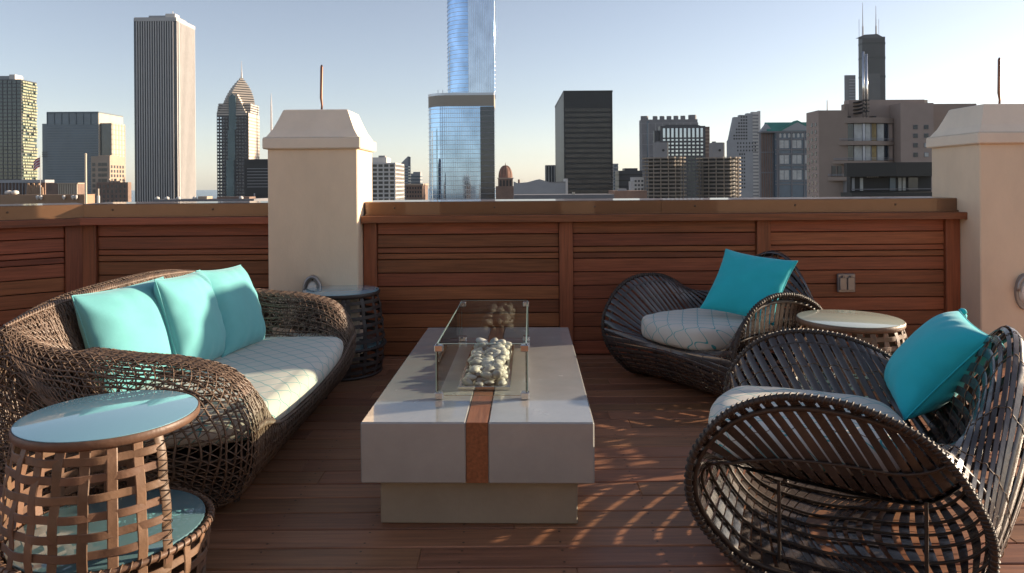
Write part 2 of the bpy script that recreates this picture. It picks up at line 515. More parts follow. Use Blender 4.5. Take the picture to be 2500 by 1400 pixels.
# outlet box on the wall
ox, oz = W(2065, 691, 6.19)
root = thing('outlet_box', 'grey weatherproof double outlet box on the slatted wall', 'outlet box', (ox, WALL_Y - .008, oz))
b = MB(); b.bbox(-.076, .076, -.03, 0, -.08, .08, .006); b.obj('cover_plate', M['boxgrey'], root)
for sx in (-1, 1):
    b = MB(); b.bbox(-.031, .031, -.012, 0, -.062, .05, .005)
    lid = b.obj('flip_lid', M['boxgrey'], root, loc=(sx * .034, -.030, 0))
    b = MB(); b.bbox(-.012, .012, -.008, 0, -.006, .014, .002); b.obj('latch', M['darksteel'], lid, loc=(0, -.012, .052))

# ------------------------------------------------------------------ fire table
FT_YAW = R(-1.43)
ft_c = Vector((-.157, 3.055, 0)) + Matrix.Rotation(FT_YAW, 3, 'Z') @ Vector((0, 1.015, 0))
ft = thing('fire_table', 'low grey concrete fire table with timber stripe and glass wind guard', 'fire table', ft_c, FT_YAW)
TH = .47
wi = .048
for a, c in ((-.5, -wi), (wi, .5)):
    b = MB(); b.bbox(a, c, -1.015, 1.015, .208, TH, .006); b.obj('concrete_slab', M['concrete'], ft)
b = MB(); b.bbox(-wi + .0015, wi - .0015, -1.013, 1.013, .210, TH - .0015, .002); b.obj('timber_stripe', M['inlay'], ft)
b = MB(); b.bbox(-.432, .432, -.935, .935, .0, .207, .005); b.obj('plinth', M['concrete_base'], ft)
# burner tray in local coordinates (front of table = -1.015)
gy0, gy1 = -1.015 + .325, -1.015 + 1.59
gx0, gx1 = -.215, .215
ty0, ty1 = gy0 + .165, gy0 + 1.06
tx = .118
b = MB()
b.box(-tx, tx, ty0, ty1, TH - .0005, TH + .004)
tray = b.obj('burner_tray', M['darksteel'], ft)
b = MB()
b.bbox(-tx - .012, tx + .012, ty0 - .012, ty0 + .006, TH, TH + .018, .002)
b.bbox(-tx - .012, tx + .012, ty1 - .006, ty1 + .012, TH, TH + .018, .002)
b.bbox(-tx - .012, -tx + .006, ty0 + .0065, ty1 - .0065, TH, TH + .018, .002)
b.bbox(tx - .006, tx + .012, ty0 + .0065, ty1 - .0065, TH, TH + .018, .002)
b.obj('tray_rim', M['steel'], tray)
# pebbles
stone_meshes = []
for k in range(6):
    r2 = random.Random(100 + k)
    bm = bmesh.new(); bmesh.ops.create_icosphere(bm, subdivisions=2, radius=1)
    ph = [r2.uniform(0, 6.28) for _ in range(6)]
    for v in bm.verts:
        c = v.co
        d = 1 + .08 * math.sin(2.1 * c.x + ph[0]) + .07 * math.sin(2.6 * c.y + ph[1]) + .05 * math.sin(3 * c.z + ph[2])
        v.co = Vector((c.x * 1.0, c.y * r2.uniform(.74, .76), c.z * .50)) * d
    me = bpy.data.meshes.new('pebble'); bm.to_mesh(me); bm.free()
    me.polygons.foreach_set('use_smooth', [True] * len(me.polygons)); me.materials.append(M['stone'])
    stone_meshes.append(me)
placed = []
def place_stone(x, y, s):
    z = TH + .006 + s * .5
    for (a, c, e, q) in placed:
        d = math.hypot(a - x, (c - y))
        rr = (q + s) * .80
        if d < rr:
            z = max(z, e + math.sqrt(max(0, rr * rr - d * d)) * .40)
    z = min(z, TH + .062)
    placed.append((x, y, z, s))
    o = link('pebble', rng.choice(stone_meshes), None, tray, (x, y, z),
             (rng.uniform(-.35, .35), rng.uniform(-.35, .35), rng.uniform(0, 6.28)))
    o.scale = (s, s, s * rng.uniform(.85, 1.1))
n = 0
yy = ty0 + .035
while yy < ty1 - .03:
    for k in range(4):
        place_stone(-tx + .034 + k * .056 + rng.uniform(-.012, .012), yy + rng.uniform(-.015, .015), rng.uniform(.026, .036))
    yy += .052
yy = ty0 + .055
while yy < ty1 - .05:
    for k in range(3):
        place_stone(-tx + .062 + k * .056 + rng.uniform(-.014, .014), yy + rng.uniform(-.02, .02), rng.uniform(.027, .041))
    yy += .066
# glass wind guard
guard = link('wind_guard', None, None, ft)
zg0, zg1 = TH + .018, TH + .262
def pane(x0, x1, y0, y1):
    b = MB(); b.box(x0, x1, y0, y1, zg0, zg1); p = b.obj('glass_pane', M['glass'], guard); return p
T_ = .008
pane(gx0, gx1, gy0, gy0 + T_); pane(gx0, gx1, gy1 - T_, gy1)
pane(gx0, gx0 + T_, gy0 + T_ + .002, gy1 - T_ - .002); pane(gx1 - T_, gx1, gy0 + T_ + .002, gy1 - T_ - .002)
e = .0015
b = MB()
for xa in (gx0, gx1):
    for ya in (gy0, gy1):
        b.box(xa - e - .0015, xa + e + .0015, ya - e - .0015, ya + e + .0015, zg0 + .02, zg1 - .02)
for ya, yb in ((gy0, gy0 + T_), (gy1 - T_, gy1)):
    b.box(gx0 + .01, gx1 - .01, ya + .001, yb - .001, zg1 + .0004, zg1 + .0016)
for xa, xb in ((gx0, gx0 + T_), (gx1 - T_, gx1)):
    b.box(xa + .001, xb - .001, gy0 + .01, gy1 - .01, zg1 + .0004, zg1 + .0016)
b.obj('polished_edge', M['glass_edge'], guard)
for xa, sx in ((gx0, 1), (gx1, -1)):
    for ya, sy in ((gy0, 1), (gy1, -1)):
        for z0, z1 in ((TH + .001, TH + .034), (zg1 - .036, zg1 - .004)):
            b = MB(); b.bbox(-.008, .032, -.008, .032, z0, z1, .003)
            o = b.obj('corner_clip', M['steel'], guard, loc=(xa, ya, 0)); o.scale = (sx, sy, 1)
            
def mesh_np(name, V, Q):
    me = bpy.data.meshes.new(name)
    me.vertices.add(len(V)); me.vertices.foreach_set('co', np.ascontiguousarray(V, np.float32).ravel())
    nq = len(Q); me.loops.add(nq * 4); me.polygons.add(nq)
    me.loops.foreach_set('vertex_index', np.ascontiguousarray(Q, np.int32).ravel())
    me.polygons.foreach_set('loop_start', np.arange(0, nq * 4, 4, dtype=np.int32))
    me.polygons.foreach_set('use_smooth', np.ones(nq, bool))
    me.update(calc_edges=True); me.validate()
    return me

# ------------------------------------------------------------------ woven seating: closed section swept from side to side
def cr(P, t):
    """periodic Catmull-Rom, t in [0,1)"""
    P = np.asarray(P, float); n = len(P)
    s = (np.asarray(t) % 1.0) * n
    i = np.floor(s).astype(int) % n; f = (s - np.floor(s))[..., None]
    p0, p1, p2, p3 = P[(i-1) % n], P[i], P[(i+1) % n], P[(i+2) % n]
    return .5 * ((2*p1) + (-p0+p2)*f + (2*p0-5*p1+4*p2-p3)*f**2 + (-p0+3*p1-3*p2+p3)*f**3)
def lin(Wt, t):
    Wt = np.asarray(Wt, float); n = len(Wt)
    s = (np.asarray(t) % 1.0) * n; i = np.floor(s).astype(int) % n; f = (s - np.floor(s))[..., None]
    return Wt[i] * (1-f) + Wt[(i+1) % n] * f
def sstep(a, b, x):
    x = np.clip((x - a) / (b - a), 0, 1); return x * x * (3 - 2 * x)
def arc_table(A, B):
    t = np.linspace(0, 1, 1201)
    pa, pb = cr(A, t), cr(B, t)
    L = np.concatenate([[0], np.cumsum(.5 * (np.linalg.norm(np.diff(pa, axis=0), axis=1) + np.linalg.norm(np.diff(pb, axis=0), axis=1)))])
    return lambda q: np.interp(np.asarray(q) % 1.0, L / L[-1], t), L[-1]

CH_SIDE = [(0, .0), (.3, .02), (.44, .12), (.51, .23), (.53, .35), (.50, .49), (.38, .64), (.2, .715), (-.02, .71), (-.2, .645), (-.32, .55), (-.41, .4), (-.45, .25), (-.42, .1), (-.28, .012)]
CH_MID = [(0, .0), (.22, .012), (.36, .08), (.45, .19), (.50, .295), (.45, .335), (.3, .325), (.1, .30), (-.1, .28), (-.3, .29), (-.44, .44), (-.50, .68), (-.62, .905), (-.70, .62), (-.49, .10)]
CH_W = [(1,0,0)]*5 + [(0,1,0)]*5 + [(0,0,1)]*5
ch_q, ch_len = arc_table(CH_SIDE, CH_MID)
def chair_surf(u, q):
    t = ch_q(q); u = np.asarray(u, float)
    s = np.abs(u)
    wf, ws, wb = s ** 1.5, sstep(.48, 1.03, s), .55 * s ** 2.2 + .45 * (.5 - .5 * np.cos(np.pi * np.clip(s, 0, 1)))
    k = lin(CH_W, t)
    w = (k[..., 0] * wf + k[..., 1] * ws + k[..., 2] * wb)[..., None]
    p = cr(CH_SIDE, t) * w + cr(CH_MID, t + .05) * (1 - w)
    z = p[..., 1]
    y = u * (.52 + .09 * sstep(0, .42, z))
    return np.stack([p[..., 0], y, z], -1)
def surf_normal(fn, u, q, du=.01, dq=.004):
    a = fn(np.clip(u + du, -1, 1), q) - fn(np.clip(u - du, -1, 1), q)
    b = fn(u, q + dq) - fn(u, q - dq)
    n = np.cross(a, b)
    return n / (np.linalg.norm(n, axis=-1)[..., None] + 1e-9)

NSTRAP = 68
strap_meshes = []
uu = np.concatenate([np.linspace(-1.005, -.86, 4)[:-1], np.linspace(-.86, .86, 25), np.linspace(.86, 1.005, 4)[1:]])
for j in range(NSTRAP):
    q = np.full_like(uu, (j + .5) / NSTRAP)
    jj = rng.uniform(-.0006, .0006)
    P = chair_surf(uu, q + jj + .0006 * np.sin(uu * 3 + j))
    N = surf_normal(chair_surf, uu, q)
    sp_ = np.linalg.norm(chair_surf(uu, q + 1 / NSTRAP) - chair_surf(uu, q), axis=-1)
    b = MB(); b.ribbon(P, N, np.clip((.84 - .12 * lin(CH_W, ch_q(q))[:, 1] - .20 * lin(CH_W, ch_q(q))[:, 2]) * sp_, .018, .040) * rng.uniform(.95, 1.05), .0028)
    me = b.mesh('strap', True, 40); me.materials.append(M['strap']); strap_meshes.append(me)
def hoop_pts(fn, u, n=110, off=0.0):
    q = np.linspace(0, 1, n, endpoint=False); ua = np.full_like(q, u)
    P = fn(ua, q)
    if off:
        P = P + surf_normal(fn, ua, q) * off
    return P
hoops = []
for u, r, off, sides in [(-1.0, .0125, 0, 8), (1.0, .0125, 0, 8), (-.915, .011, -.008, 8), (.915, .011, -.008, 8),
                  (-.70, .006, -.007, 6), (.70, .006, -.007, 6), (-.45, .007, -.008, 6), (.45, .007, -.008, 6), (-.2, .006, -.008, 6), (.2, .006, -.008, 6), (0, .006, -.008, 6)]:
    b = MB(); b.tube([tuple(p) for p in hoop_pts(chair_surf, u, 96, off)], r, sides, closed=True)
    me = b.mesh('frame_hoop', True); me.materials.append(M['strap_rod']); hoops.append(me)
def coil(path, r, turns, rc, per=7):
    """thin cord wound round a closed path"""
    P = np.asarray(path); n = len(P)
    T = np.roll(P, -1, 0) - np.roll(P, 1, 0); T /= np.linalg.norm(T, axis=1)[:, None]
    up = np.array([0, 1., 0]); A = np.cross(T, up); A /= np.linalg.norm(A, axis=1)[:, None] + 1e-9; B = np.cross(A, T)
    m = turns * per; out = []
    for k in range(m):
        s = k / m * n; i = int(s) % n; f = s - int(s); j = (i + 1) % n
        p = P[i] * (1 - f) + P[j] * f; a = A[i] * (1-f) + A[j] * f; bb = B[i] * (1-f) + B[j] * f
        an = 2 * math.pi * k / per
        out.append(tuple(p + (a * math.cos(an) + bb * math.sin(an)) * r))
    return out
coil_meshes = []
for u in (-1.0, 1.0):
    b = MB(); b.tube(coil(hoop_pts(chair_surf, u, 220), .0145, 150, .004), .0042, 4, closed=True)
    me = b.mesh('cord_binding', True); me.materials.append(M['strap_rod']); coil_meshes.append(me)
# stitching threads across the straps
stitch = MB()
for u in (-.82, -.56, -.3, -.1, .1, .3, .56, .82):
    n = 168 * 2
    q = np.linspace(0, 1, n, endpoint=False); ua = np.full_like(q, u) + .006 * np.sin(q * 2 * np.pi * 34)
    P = chair_surf(ua, q); N = surf_normal(chair_surf, ua, q)
    P = P + N * (.0030 + .0022 * np.cos(q * 2 * np.pi * NSTRAP + np.pi))[:, None]
    stitch.tube([tuple(p) for p in P], .0017, 3, closed=True)
stitch_me = stitch.mesh('stitching', True)
M['thread'] = mat('tan_thread', (.16, .11, .07), .6, var=.3, scale=30)
stitch_me.materials.append(M['thread'])
leg_mb = MB()
legs = []
for (x, y) in ((.22, -.38), (.22, .38), (-.28, -.38), (-.28, .38)):
    b = MB(); b.cyl(x, y, 0, .32, .007, .007, 8)
    me = b.mesh('leg'); me.materials.append(M['strap_rod']); legs.append(me)

# dark webbing under the cushion
_qt = np.linspace(0, 1, 2001)
uu2 = np.linspace(-.55, .55, 21); qq = np.interp(np.linspace(4.6 / 15, 9.6 / 15, 21), ch_q(_qt[:-1]), _qt[:-1])
U2, Q2_ = np.meshgrid(uu2, qq, indexing='ij')
G = chair_surf(U2, Q2_) + surf_normal(chair_surf, U2, Q2_) * .0
Nn = surf_normal(chair_surf, U2, Q2_)
G = G - Nn * .012 * np.sign(Nn[10, 6, 2])
deck_me = mesh_np('seat_webbing', G.reshape(-1, 3), np.stack([np.arange(441).reshape(21, 21)[:-1, :-1], np.arange(441).reshape(21, 21)[1:, :-1], np.arange(441).reshape(21, 21)[1:, 1:], np.arange(441).reshape(21, 21)[:-1, 1:]], -1).reshape(-1, 4))
deck_me.materials.append(M['dark'])
def make_chair(label, loc, face):
    root = thing('lounge_chair', label, 'chair', loc, math.atan2(face[1], face[0]), 'strap woven lounge chairs')
    for me in strap_meshes: link('strap', me, None, root)
    for me in hoops: link('frame_hoop', me, None, root)
    for me in coil_meshes: link('cord_binding', me, None, root)
    link('stitching', stitch_me, None, root)
    link('seat_webbing', deck_me, None, root)
    for me in legs: link('leg', me, None, root)
    return root
CA = (1.38, 3.05, .004); FA = (-.92, .39)
CB = (1.50, 5.27, .004); FB = (-.85, -.53)
make_chair('charcoal strap lounge chair in the right foreground, its open side towards the viewer', CA, FA)
make_chair('charcoal strap lounge chair beside the slatted wall, holding a square teal pillow', CB, FB).scale = (1.05, 1.05, 1.04)

# ------------------------------------------------------------------ sofa
SO_SIDE = [(-.1, .0), (.2, .0), (.40, .06), (.50, .2), (.53, .34), (.51, .48), (.40, .63), (.2, .695), (-.05, .72), (-.25, .745), (-.4, .775), (-.5, .815), (-.62, .84), (-.72, .5), (-.52, .06)]
SO_MID = [(-.1, .0), (.2, .0), (.38, .05), (.48, .16), (.52, .255), (.48, .30), (.3, .29), (.05, .27), (-.15, .26), (-.33, .30), (-.43, .45), (-.52, .68), (-.63, .945), (-.73, .6), (-.5, .05)]
so_q, so_len = arc_table(SO_SIDE, SO_MID)
SO_HALF = 1.03
def sofa_surf(u, q):
    t = so_q(q); u = np.asarray(u, float); s = np.abs(u)
    us = np.clip(s / .80, 0, 1)
    wf, ws, wb = us ** 2, sstep(.60, .90, us), us ** 3
    k = lin(CH_W, t)
    w = (k[..., 0] * wf + k[..., 1] * ws + k[..., 2] * wb)[..., None]
    p = cr(SO_SIDE, t) * w + cr(SO_MID, t) * (1 - w)
    th = np.clip((s - .80) / .20, 0, 1) * np.pi / 2
    sc = np.where(s > .80, np.cos(th) ** .75, 1.0)
    c = np.array([-.04, .36])
    p = c + (p - c) * sc[..., None]
    v = np.where(s > .80, SO_HALF - .03 + .20 * np.sin(th), s / .80 * (SO_HALF - .03))
    z = p[..., 1]
    v = v - .10 * (1 - sstep(0, .35, z)) * (us ** 3)
    return np.stack([p[..., 0], np.sign(u) * v, np.maximum(z, .004)], -1)

SO_LOC = (-1.675, 4.19, 0)
class NP:
    def __init__(s): s.V = []; s.Q = []; s.n = 0
    def strand(s, P, N, r, sides=4, closed=False):
        n = len(P)
        T = np.roll(P, -1, 0) - np.roll(P, 1, 0) if closed else np.gradient(P, axis=0)
        T /= np.linalg.norm(T, axis=1)[:, None] + 1e-9
        B = np.cross(T, N); B /= np.linalg.norm(B, axis=1)[:, None] + 1e-9
        N2 = np.cross(B, T)
        an = np.arange(sides) * 2 * np.pi / sides
        r = np.asarray(r) * np.ones(n)
        V = P[:, None] + r[:, None, None] * (B[:, None] * np.cos(an)[None, :, None] + N2[:, None] * np.sin(an)[None, :, None])
        i = np.arange(n if closed else n - 1); j = (i + 1) % n
        k = np.arange(sides); k2 = (k + 1) % sides
        Q = np.stack([i[:, None] * sides + k, i[:, None] * sides + k2, j[:, None] * sides + k2, j[:, None] * sides + k], -1).reshape(-1, 4)
        s.V.append(V.reshape(-1, 3)); s.Q.append(Q + s.n); s.n += n * sides
    def mesh(s, name): return mesh_np(name, np.concatenate(s.V), np.concatenate(s.Q))

nr = np.random.default_rng(3)
sofa = thing('sofa', 'long brown open weave wicker sofa with three aqua pillows', 'sofa', SO_LOC, 0)
# ribs (round the section), uneven and slightly swaying
w1 = NP()
us = []
u = -.985
while u < .985:
    us.append(u); s = abs(u)
    u += (.0098 if s < .8 else .014) * nr.uniform(.8, 1.2)
for u in us:
    n = 130
    q = np.linspace(0, 1, n, endpoint=False)
    sway = .0022 * np.sin(q * 2 * np.pi * nr.integers(9, 15) + nr.uniform(0, 6.28)) + .0016 * np.sin(q * 2 * np.pi * 3 + nr.uniform(0, 6.28))
    ua = np.clip(u + sway, -.995, .995)
    P = sofa_surf(ua, q); N = surf_normal(sofa_surf, ua, q)
    P = P + N * (nr.uniform(-.002, .003) + .002 * np.sin(q * 2 * np.pi * 46 + nr.uniform(0, 6.28)))[:, None]
    w1.strand(P, N, nr.uniform(.0042, .0060), 4, True)
o = link('rib_weave', w1.mesh('rib_weave'), M['wicker'], sofa, kind='stuff')
# crossing strands: two diagonal families
w2 = NP()
NZ, MZ = 74, 40
for fam in (-1, 1):
    for k in range(NZ):
        u0 = -1 + 2 * (k + .5) / NZ
        n = MZ * 6
        q = np.linspace(0, 1, n, endpoint=False)
        tri = np.abs(((q * MZ) % 1) - .5) * 2
        ua = np.clip(u0 + fam * (tri - .5) * (2.15 / NZ) + .0012 * np.sin(q * 40 + k), -.99, .99)
        P = sofa_surf(ua, q); N = surf_normal(sofa_surf, ua, q)
        P = P + N * (.0045 + .0025 * np.sin(q * 2 * np.pi * MZ + fam * 1.2))[:, None]
        w2.strand(P, N, .0030, 3, True)
link('lattice_weave', w2.mesh('lattice_weave'), M['wicker'], sofa, kind='stuff')
# lengthwise rods
for k in range(40):
    w3 = NP()
    ua = np.linspace(-.97, .97, 90)
    q = np.full_like(ua, (k + .3) / 40)
    P = sofa_surf(ua, q); N = surf_normal(sofa_surf, ua, q)
    w3.strand(P - N * .004, N, .0036, 4)
    link('lengthwise_rod', w3.mesh('lengthwise_rod'), M['wicker_rod'], sofa)
# heavier plaited borders along the back crest and the seat front
_qt = np.linspace(0, 1, 2001)
for q0 in np.interp(np.array([11.75, 12.15, 4.5]) / 15, so_q(_qt[:-1]), _qt[:-1]):
    w3 = NP()
    ua = np.linspace(-.80, .80, 420)
    for ph in (0, np.pi):
        q = np.full_like(ua, q0) + .0022 * np.sin(ua * 210 + ph)
        P = sofa_surf(ua, q); N = surf_normal(sofa_surf, ua, q)
        w3.strand(P + N * (.006 + .004 * np.cos(ua * 210 + ph))[:, None], N, .006, 5)
    link('plaited_border', w3.mesh('plaited_border'), M['wicker'], sofa)
# dark liner deep inside so the weave does not look hollow (seat deck frame)
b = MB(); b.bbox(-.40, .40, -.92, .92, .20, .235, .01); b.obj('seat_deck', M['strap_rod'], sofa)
for x in (-.4, .36):
    for y_ in (-.8, .8):
        b = MB(); b.cyl(x, y_, 0, .21, .02, .02, 8); b.obj('leg', M['strap_rod'], sofa)

# ------------------------------------------------------------------ cushions and pillows
def puff(w, h, thick, n=34, pinch=.06, p=2.4, e=.5, wr=.008, seed=0, rnd=.99):
    """two-sided stuffed square in the x (width) / z (height) plane, thickness along y"""
    r2 = np.random.default_rng(seed)
    a = np.linspace(-1, 1, n); a = np.sign(a) * (1 - (1 - np.abs(a)) ** 1.35)
    A, B = np.meshgrid(a, a, indexing='ij')
    if rnd < 1.0:   # rounded plan: squash the corners
        k = 1 - (1 - rnd) * (A * A * B * B)
    else: k = 1.0
    X = A * w / 2 * (1 - pinch * (1 - B ** 2) * A ** 2) * k
    Z = B * h / 2 * (1 - pinch * (1 - A ** 2) * B ** 2) * k
    T = thick / 2 * np.clip((1 - np.abs(A) ** p) * (1 - np.abs(B) ** p), 0, 1) ** e
    V = []; sides = []
    for sgn in (-1, 1):
        N = np.zeros_like(T)
        for _ in range(9):
            kx, kz, ph = r2.normal(0, 5), r2.normal(0, 5), r2.uniform(0, 6.28)
            N += np.sin(kx * A + kz * B + ph) / 9
        rad = np.arctan2(B, A)
        N2 = np.sin(rad * 14 + r2.uniform(0, 6) + 2 * N) * np.clip(np.maximum(np.abs(A), np.abs(B)) - .45, 0, 1) * 1.2
        edge = np.clip((1 - np.abs(A)) * 6, 0, 1) * np.clip((1 - np.abs(B)) * 6, 0, 1)
        Y = sgn * (T + (N * wr * 1.6 + N2 * wr) * edge)
        sides.append(np.stack([X, Y, Z], -1).reshape(-1, 3))
    idx = np.arange(n * n).reshape(n, n)
    Q1 = np.stack([idx[:-1, :-1], idx[1:, :-1], idx[1:, 1:], idx[:-1, 1:]], -1).reshape(-1, 4)
    Vv = np.concatenate(sides); Q2 = Q1[:, ::-1] + n * n
    me = mesh_np('puff', Vv, np.concatenate([Q1, Q2]))
    bm = bmesh.new(); bm.from_mesh(me); bmesh.ops.remove_doubles(bm, verts=bm.verts, dist=1e-5)
    bmesh.ops.recalc_face_normals(bm, faces=bm.faces); bm.to_mesh(me); bm.free()
    me.polygons.foreach_set('use_smooth', [True] * len(me.polygons))
    outline = [tuple(p) for p in np.concatenate([np.stack([X, 0*X, Z], -1)[:, 0], np.stack([X, 0*X, Z], -1)[-1, 1:], np.stack([X, 0*X, Z], -1)[::-1, -1][1:], np.stack([X, 0*X, Z], -1)[0, ::-1][1:-1]])]
    return me, outline
def frame_euler(face, lean, twist=0.0):
    """pillow standing up: local -y looks towards face (plan vector), leaning back by lean, turned in its plane by twist"""
    yaw = math.atan2(face[1], face[0]) + math.pi / 2
    m = Matrix.Rotation(yaw, 3, 'Z') @ Matrix.Rotation(-lean, 3, 'X') @ Matrix.Rotation(twist, 3, 'Y')
    return m.to_euler()
def pillow(label, group, m, centre, face, lean, twist, w, h, thick, seed, ties=False, pinch=.06):
    me, outl = puff(w, h, thick, seed=seed, pinch=pinch)
    root = thing('throw_pillow', label, 'pillow', centre, 0, group)
    root.rotation_euler = frame_euler(face, lean, twist)
    link('pillow_body', me, m, root)
    b = MB(); b.tube(outl, .0035, 5, closed=True); b.obj('seam_piping', m, root, smooth=True)
    if ties:
        for sx, sz in ((1, 1), (-1, 1)):
            for k in range(2):
                b = MB()
                c = Vector((sx * w * .49, .004, sz * h * .49))
                P = [c, c + Vector((sx*(.012 + .01*k), .012, .012)), c + Vector((sx*(.018 + .014*k), .03 + .014*k, .0)), c + Vector((sx*(.012 + .02*k), .042 + .02*k, -.03)), c + Vector((sx*(.0 + .03*k), .05 + .02*k, -.065 - .02*k))]
                b.ribbon(P, [(.3, .2, 1)] * 2 + [(.3, 1, .3)] * 3, .026, .003)
                b.obj('tie', m, root, smooth=True, angle=50)
            b = MB(); b.lathe([(.004, -.014), (.016, -.006), (.017, .006), (.004, .014)], 10); b.obj('knot', m, root, loc=c + Vector((sx * .012, .012, .01)), smooth=True)
    return root

def seat_cushion(label, loc, face, dx, dy, thick, rnd, seed):
    me, outl = puff(dx, dy, thick, n=40, pinch=-.03, p=9, e=.42, wr=.0025, seed=seed, rnd=rnd)
    # lay flat: local x forward, y sideways, z up
    co = np.zeros(len(me.vertices) * 3, np.float32); me.vertices.foreach_get('co', co); co = co.reshape(-1, 3)
    new = np.stack([co[:, 0], co[:, 2], co[:, 1]], -1); 
    me.vertices.foreach_set('co', new.ravel().astype(np.float32)); me.update(); fix_normals(me)
    me.polygons.foreach_set('use_smooth', [True] * len(me.polygons))
    return link('seat_cushion', me, M['ogee'], None, loc, (0, 0, math.atan2(face[1], face[0])), label, 'cushion', 'patterned seat cushions')

def cpos(C, Fv, f, s, z):
    n = math.hypot(*Fv); fx, fy = Fv[0] / n, Fv[1] / n
    return (C[0] + fx * f - fy * s, C[1] + fy * f + fx * s, z)
ca = seat_cushion('cream seat cushion with teal net pattern in the foreground chair', cpos(CA, FA, .13, 0, .428), FA, .78, .70, .17, .80, 5)
cb = seat_cushion('cream seat cushion with teal net pattern in the far chair by the wall', cpos(CB, FB, .15, 0, .432), FB, .80, .74, .18, .80, 6)
cs = seat_cushion('long cream seat cushion with teal net pattern on the wicker sofa', (SO_LOC[0] + .09, SO_LOC[1], .365), (1, 0), .90, 1.98, .17, .88, 8)

A_ = 'aqua pillows on the sofa'
pillow('pale aqua sofa pillow nearest the viewer, overlapping the next', A_, M['aqua'], (-2.02, 3.83, .69), (.95, -.31), R(17.7), R(-2), .60, .56, .24, 21)
pillow('aqua sofa pillow in the middle of the three', A_, M['aqua'], (-1.866, 4.162, .705), (.999, .01), R(15.6), R(1.5), .57, .56, .25, 22)
pillow('aqua sofa pillow farthest back, nearest the far side table', A_, M['aqua'], (-1.817, 4.639, .692), (.996, -.087), R(18.9), R(3), .57, .56, .25, 23)
pillow('square teal pillow standing on the far chair', 'teal pillows on the chairs', M['teal'], (1.688, 5.138, .75), (-.623, -.782), R(38), R(7.3), .55, .53, .17, 31, pinch=.10)
pillow('tied teal pillow leaning in the foreground chair', 'teal pillows on the chairs', M['teal'], (1.90, 3.24, .665), (-.96, .28), R(40), R(4), .50, .50, .25, 32, ties=True)

# ------------------------------------------------------------------ side tables
def rz_(z):
    zs = [0, .10, .20, .26, .36, .46, .56, .63]; rs = [.305, .328, .336, .338, .332, .320, .304, .288]
    return float(np.interp(z, zs, rs))
def side_table(label, loc, open_c, open_w, m, rim_m, n_up=24, top_m='tabletop'):
    root = thing('side_table', label, 'side table', loc, 0, 'round woven side tables')
    ZT = .65
    b = MB(); b.lathe([(.270, .614), (.300, .616), (.306, .624), (.306, .642), (.302, .6475), (.292, .6475)], 56)
    b.obj('top_rim', rim_m, root, smooth=True, angle=50)
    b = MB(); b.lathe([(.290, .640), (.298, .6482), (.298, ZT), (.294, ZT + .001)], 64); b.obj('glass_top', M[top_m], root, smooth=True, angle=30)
    b = MB(); b.lathe([(.30, .226), (.322, .228), (.322, .236), (.318, .237)], 56); b.obj('glass_shelf', M['shelf'], root, smooth=True, angle=30)
    # shelf ring and foot ring
    for z, rr in ((.222, .012), (.012, .012), (.30, 0)):
        if rr:
            b = MB(); b.tube([((rz_(z) + .004) * math.cos(2*math.pi*i/56), (rz_(z) + .004) * math.sin(2*math.pi*i/56), z) for i in range(56)], rr, 8, closed=True)
            b.obj('hoop_ring', m, root, smooth=True)
    o0, o1 = open_c - open_w / 2, open_c + open_w / 2
    def in_open(a):
        return ((a - o0) % 360) < open_w
    ups = [i * 360.0 / n_up for i in range(n_up)]
    def upright(a, z0, z1, width, k):
        zz = np.linspace(z0, z1, 15); ar = R(a)
        P = []; N = []
        for z in zz:
            r = rz_(z) + .0045 * math.sin(z * 2 * math.pi / .17 + math.pi * k)
            P.append((r * math.cos(ar), r * math.sin(ar), z)); N.append((math.cos(ar), math.sin(ar), .15))
        b = MB(); b.ribbon(P, N, width, .0032); b.obj('upright_lath', m, root, smooth=True, angle=40)
    for k, a in enumerate(ups):
        upright(a + rng.uniform(-.8, .8), .012, .235 if in_open(a) else .618, .033, k)
    for a in (o0, o1):
        upright(a, .012, .615, .036, 0)
        b = MB(); P = []
        for i in range(120):
            z = .25 + (.60 - .25) * i / 119; r = rz_(z)
            an = R(a) + .055 * math.sin(i * .55)
            P.append(((r + .006 + .002 * math.cos(i*1.1)) * math.cos(an), (r + .006) * math.sin(an), z))
        b.tube(P, .0018, 4); b.obj('lacing', M['strap_rod'], root)
    for q, z in enumerate((.055, .11, .165, .285, .345, .405, .465, .525, .58)):
        full = z < .24
        a0, a1 = (0, 360) if full else (o1, o0 + 360)
        nn = 97
        P = []; N = []
        for i in range(nn):
            a = R(a0 + (a1 - a0) * i / (nn - 1))
            r = rz_(z) - .0045 * math.sin(a * n_up / 2 + q * math.pi)
            P.append((r * math.cos(a), r * math.sin(a), z)); N.append((math.cos(a), math.sin(a), .1))
        b = MB(); b.ribbon(P, N, .028, .003); b.obj('hoop_lath', m, root, smooth=True, angle=40)
    # binding cord round the shelf ring
    ring = [((rz_(.222) + .004) * math.cos(2*math.pi*i/200), (rz_(.222) + .004) * math.sin(2*math.pi*i/200), .222) for i in range(200)]
    P = []
    for k in range(70 * 6):
        a = 2 * math.pi * k / (70 * 6); an = 2 * math.pi * k / 6
        rr = rz_(.222) + .004 + .0145 * math.cos(an)
        P.append((rr * math.cos(a), rr * math.sin(a), .222 + .0145 * math.sin(an)))
    b = MB(); b.tube(P, .0028, 4, closed=True); b.obj('binding_cord', m, root, smooth=True)
    return root
side_table('brown lattice side table with round glass top in the left foreground', (-1.49, 2.645, 0), 38, 136, M['lath'], M['lath'])
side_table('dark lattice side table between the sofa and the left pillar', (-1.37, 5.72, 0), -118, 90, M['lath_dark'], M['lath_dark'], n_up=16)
side_table('lattice side table between the two lounge chairs, sunlight painted into its top', (2.06, 4.39, 0), 200, 70, M['lath'], M['lath'], top_m='tabletop_sunlit')

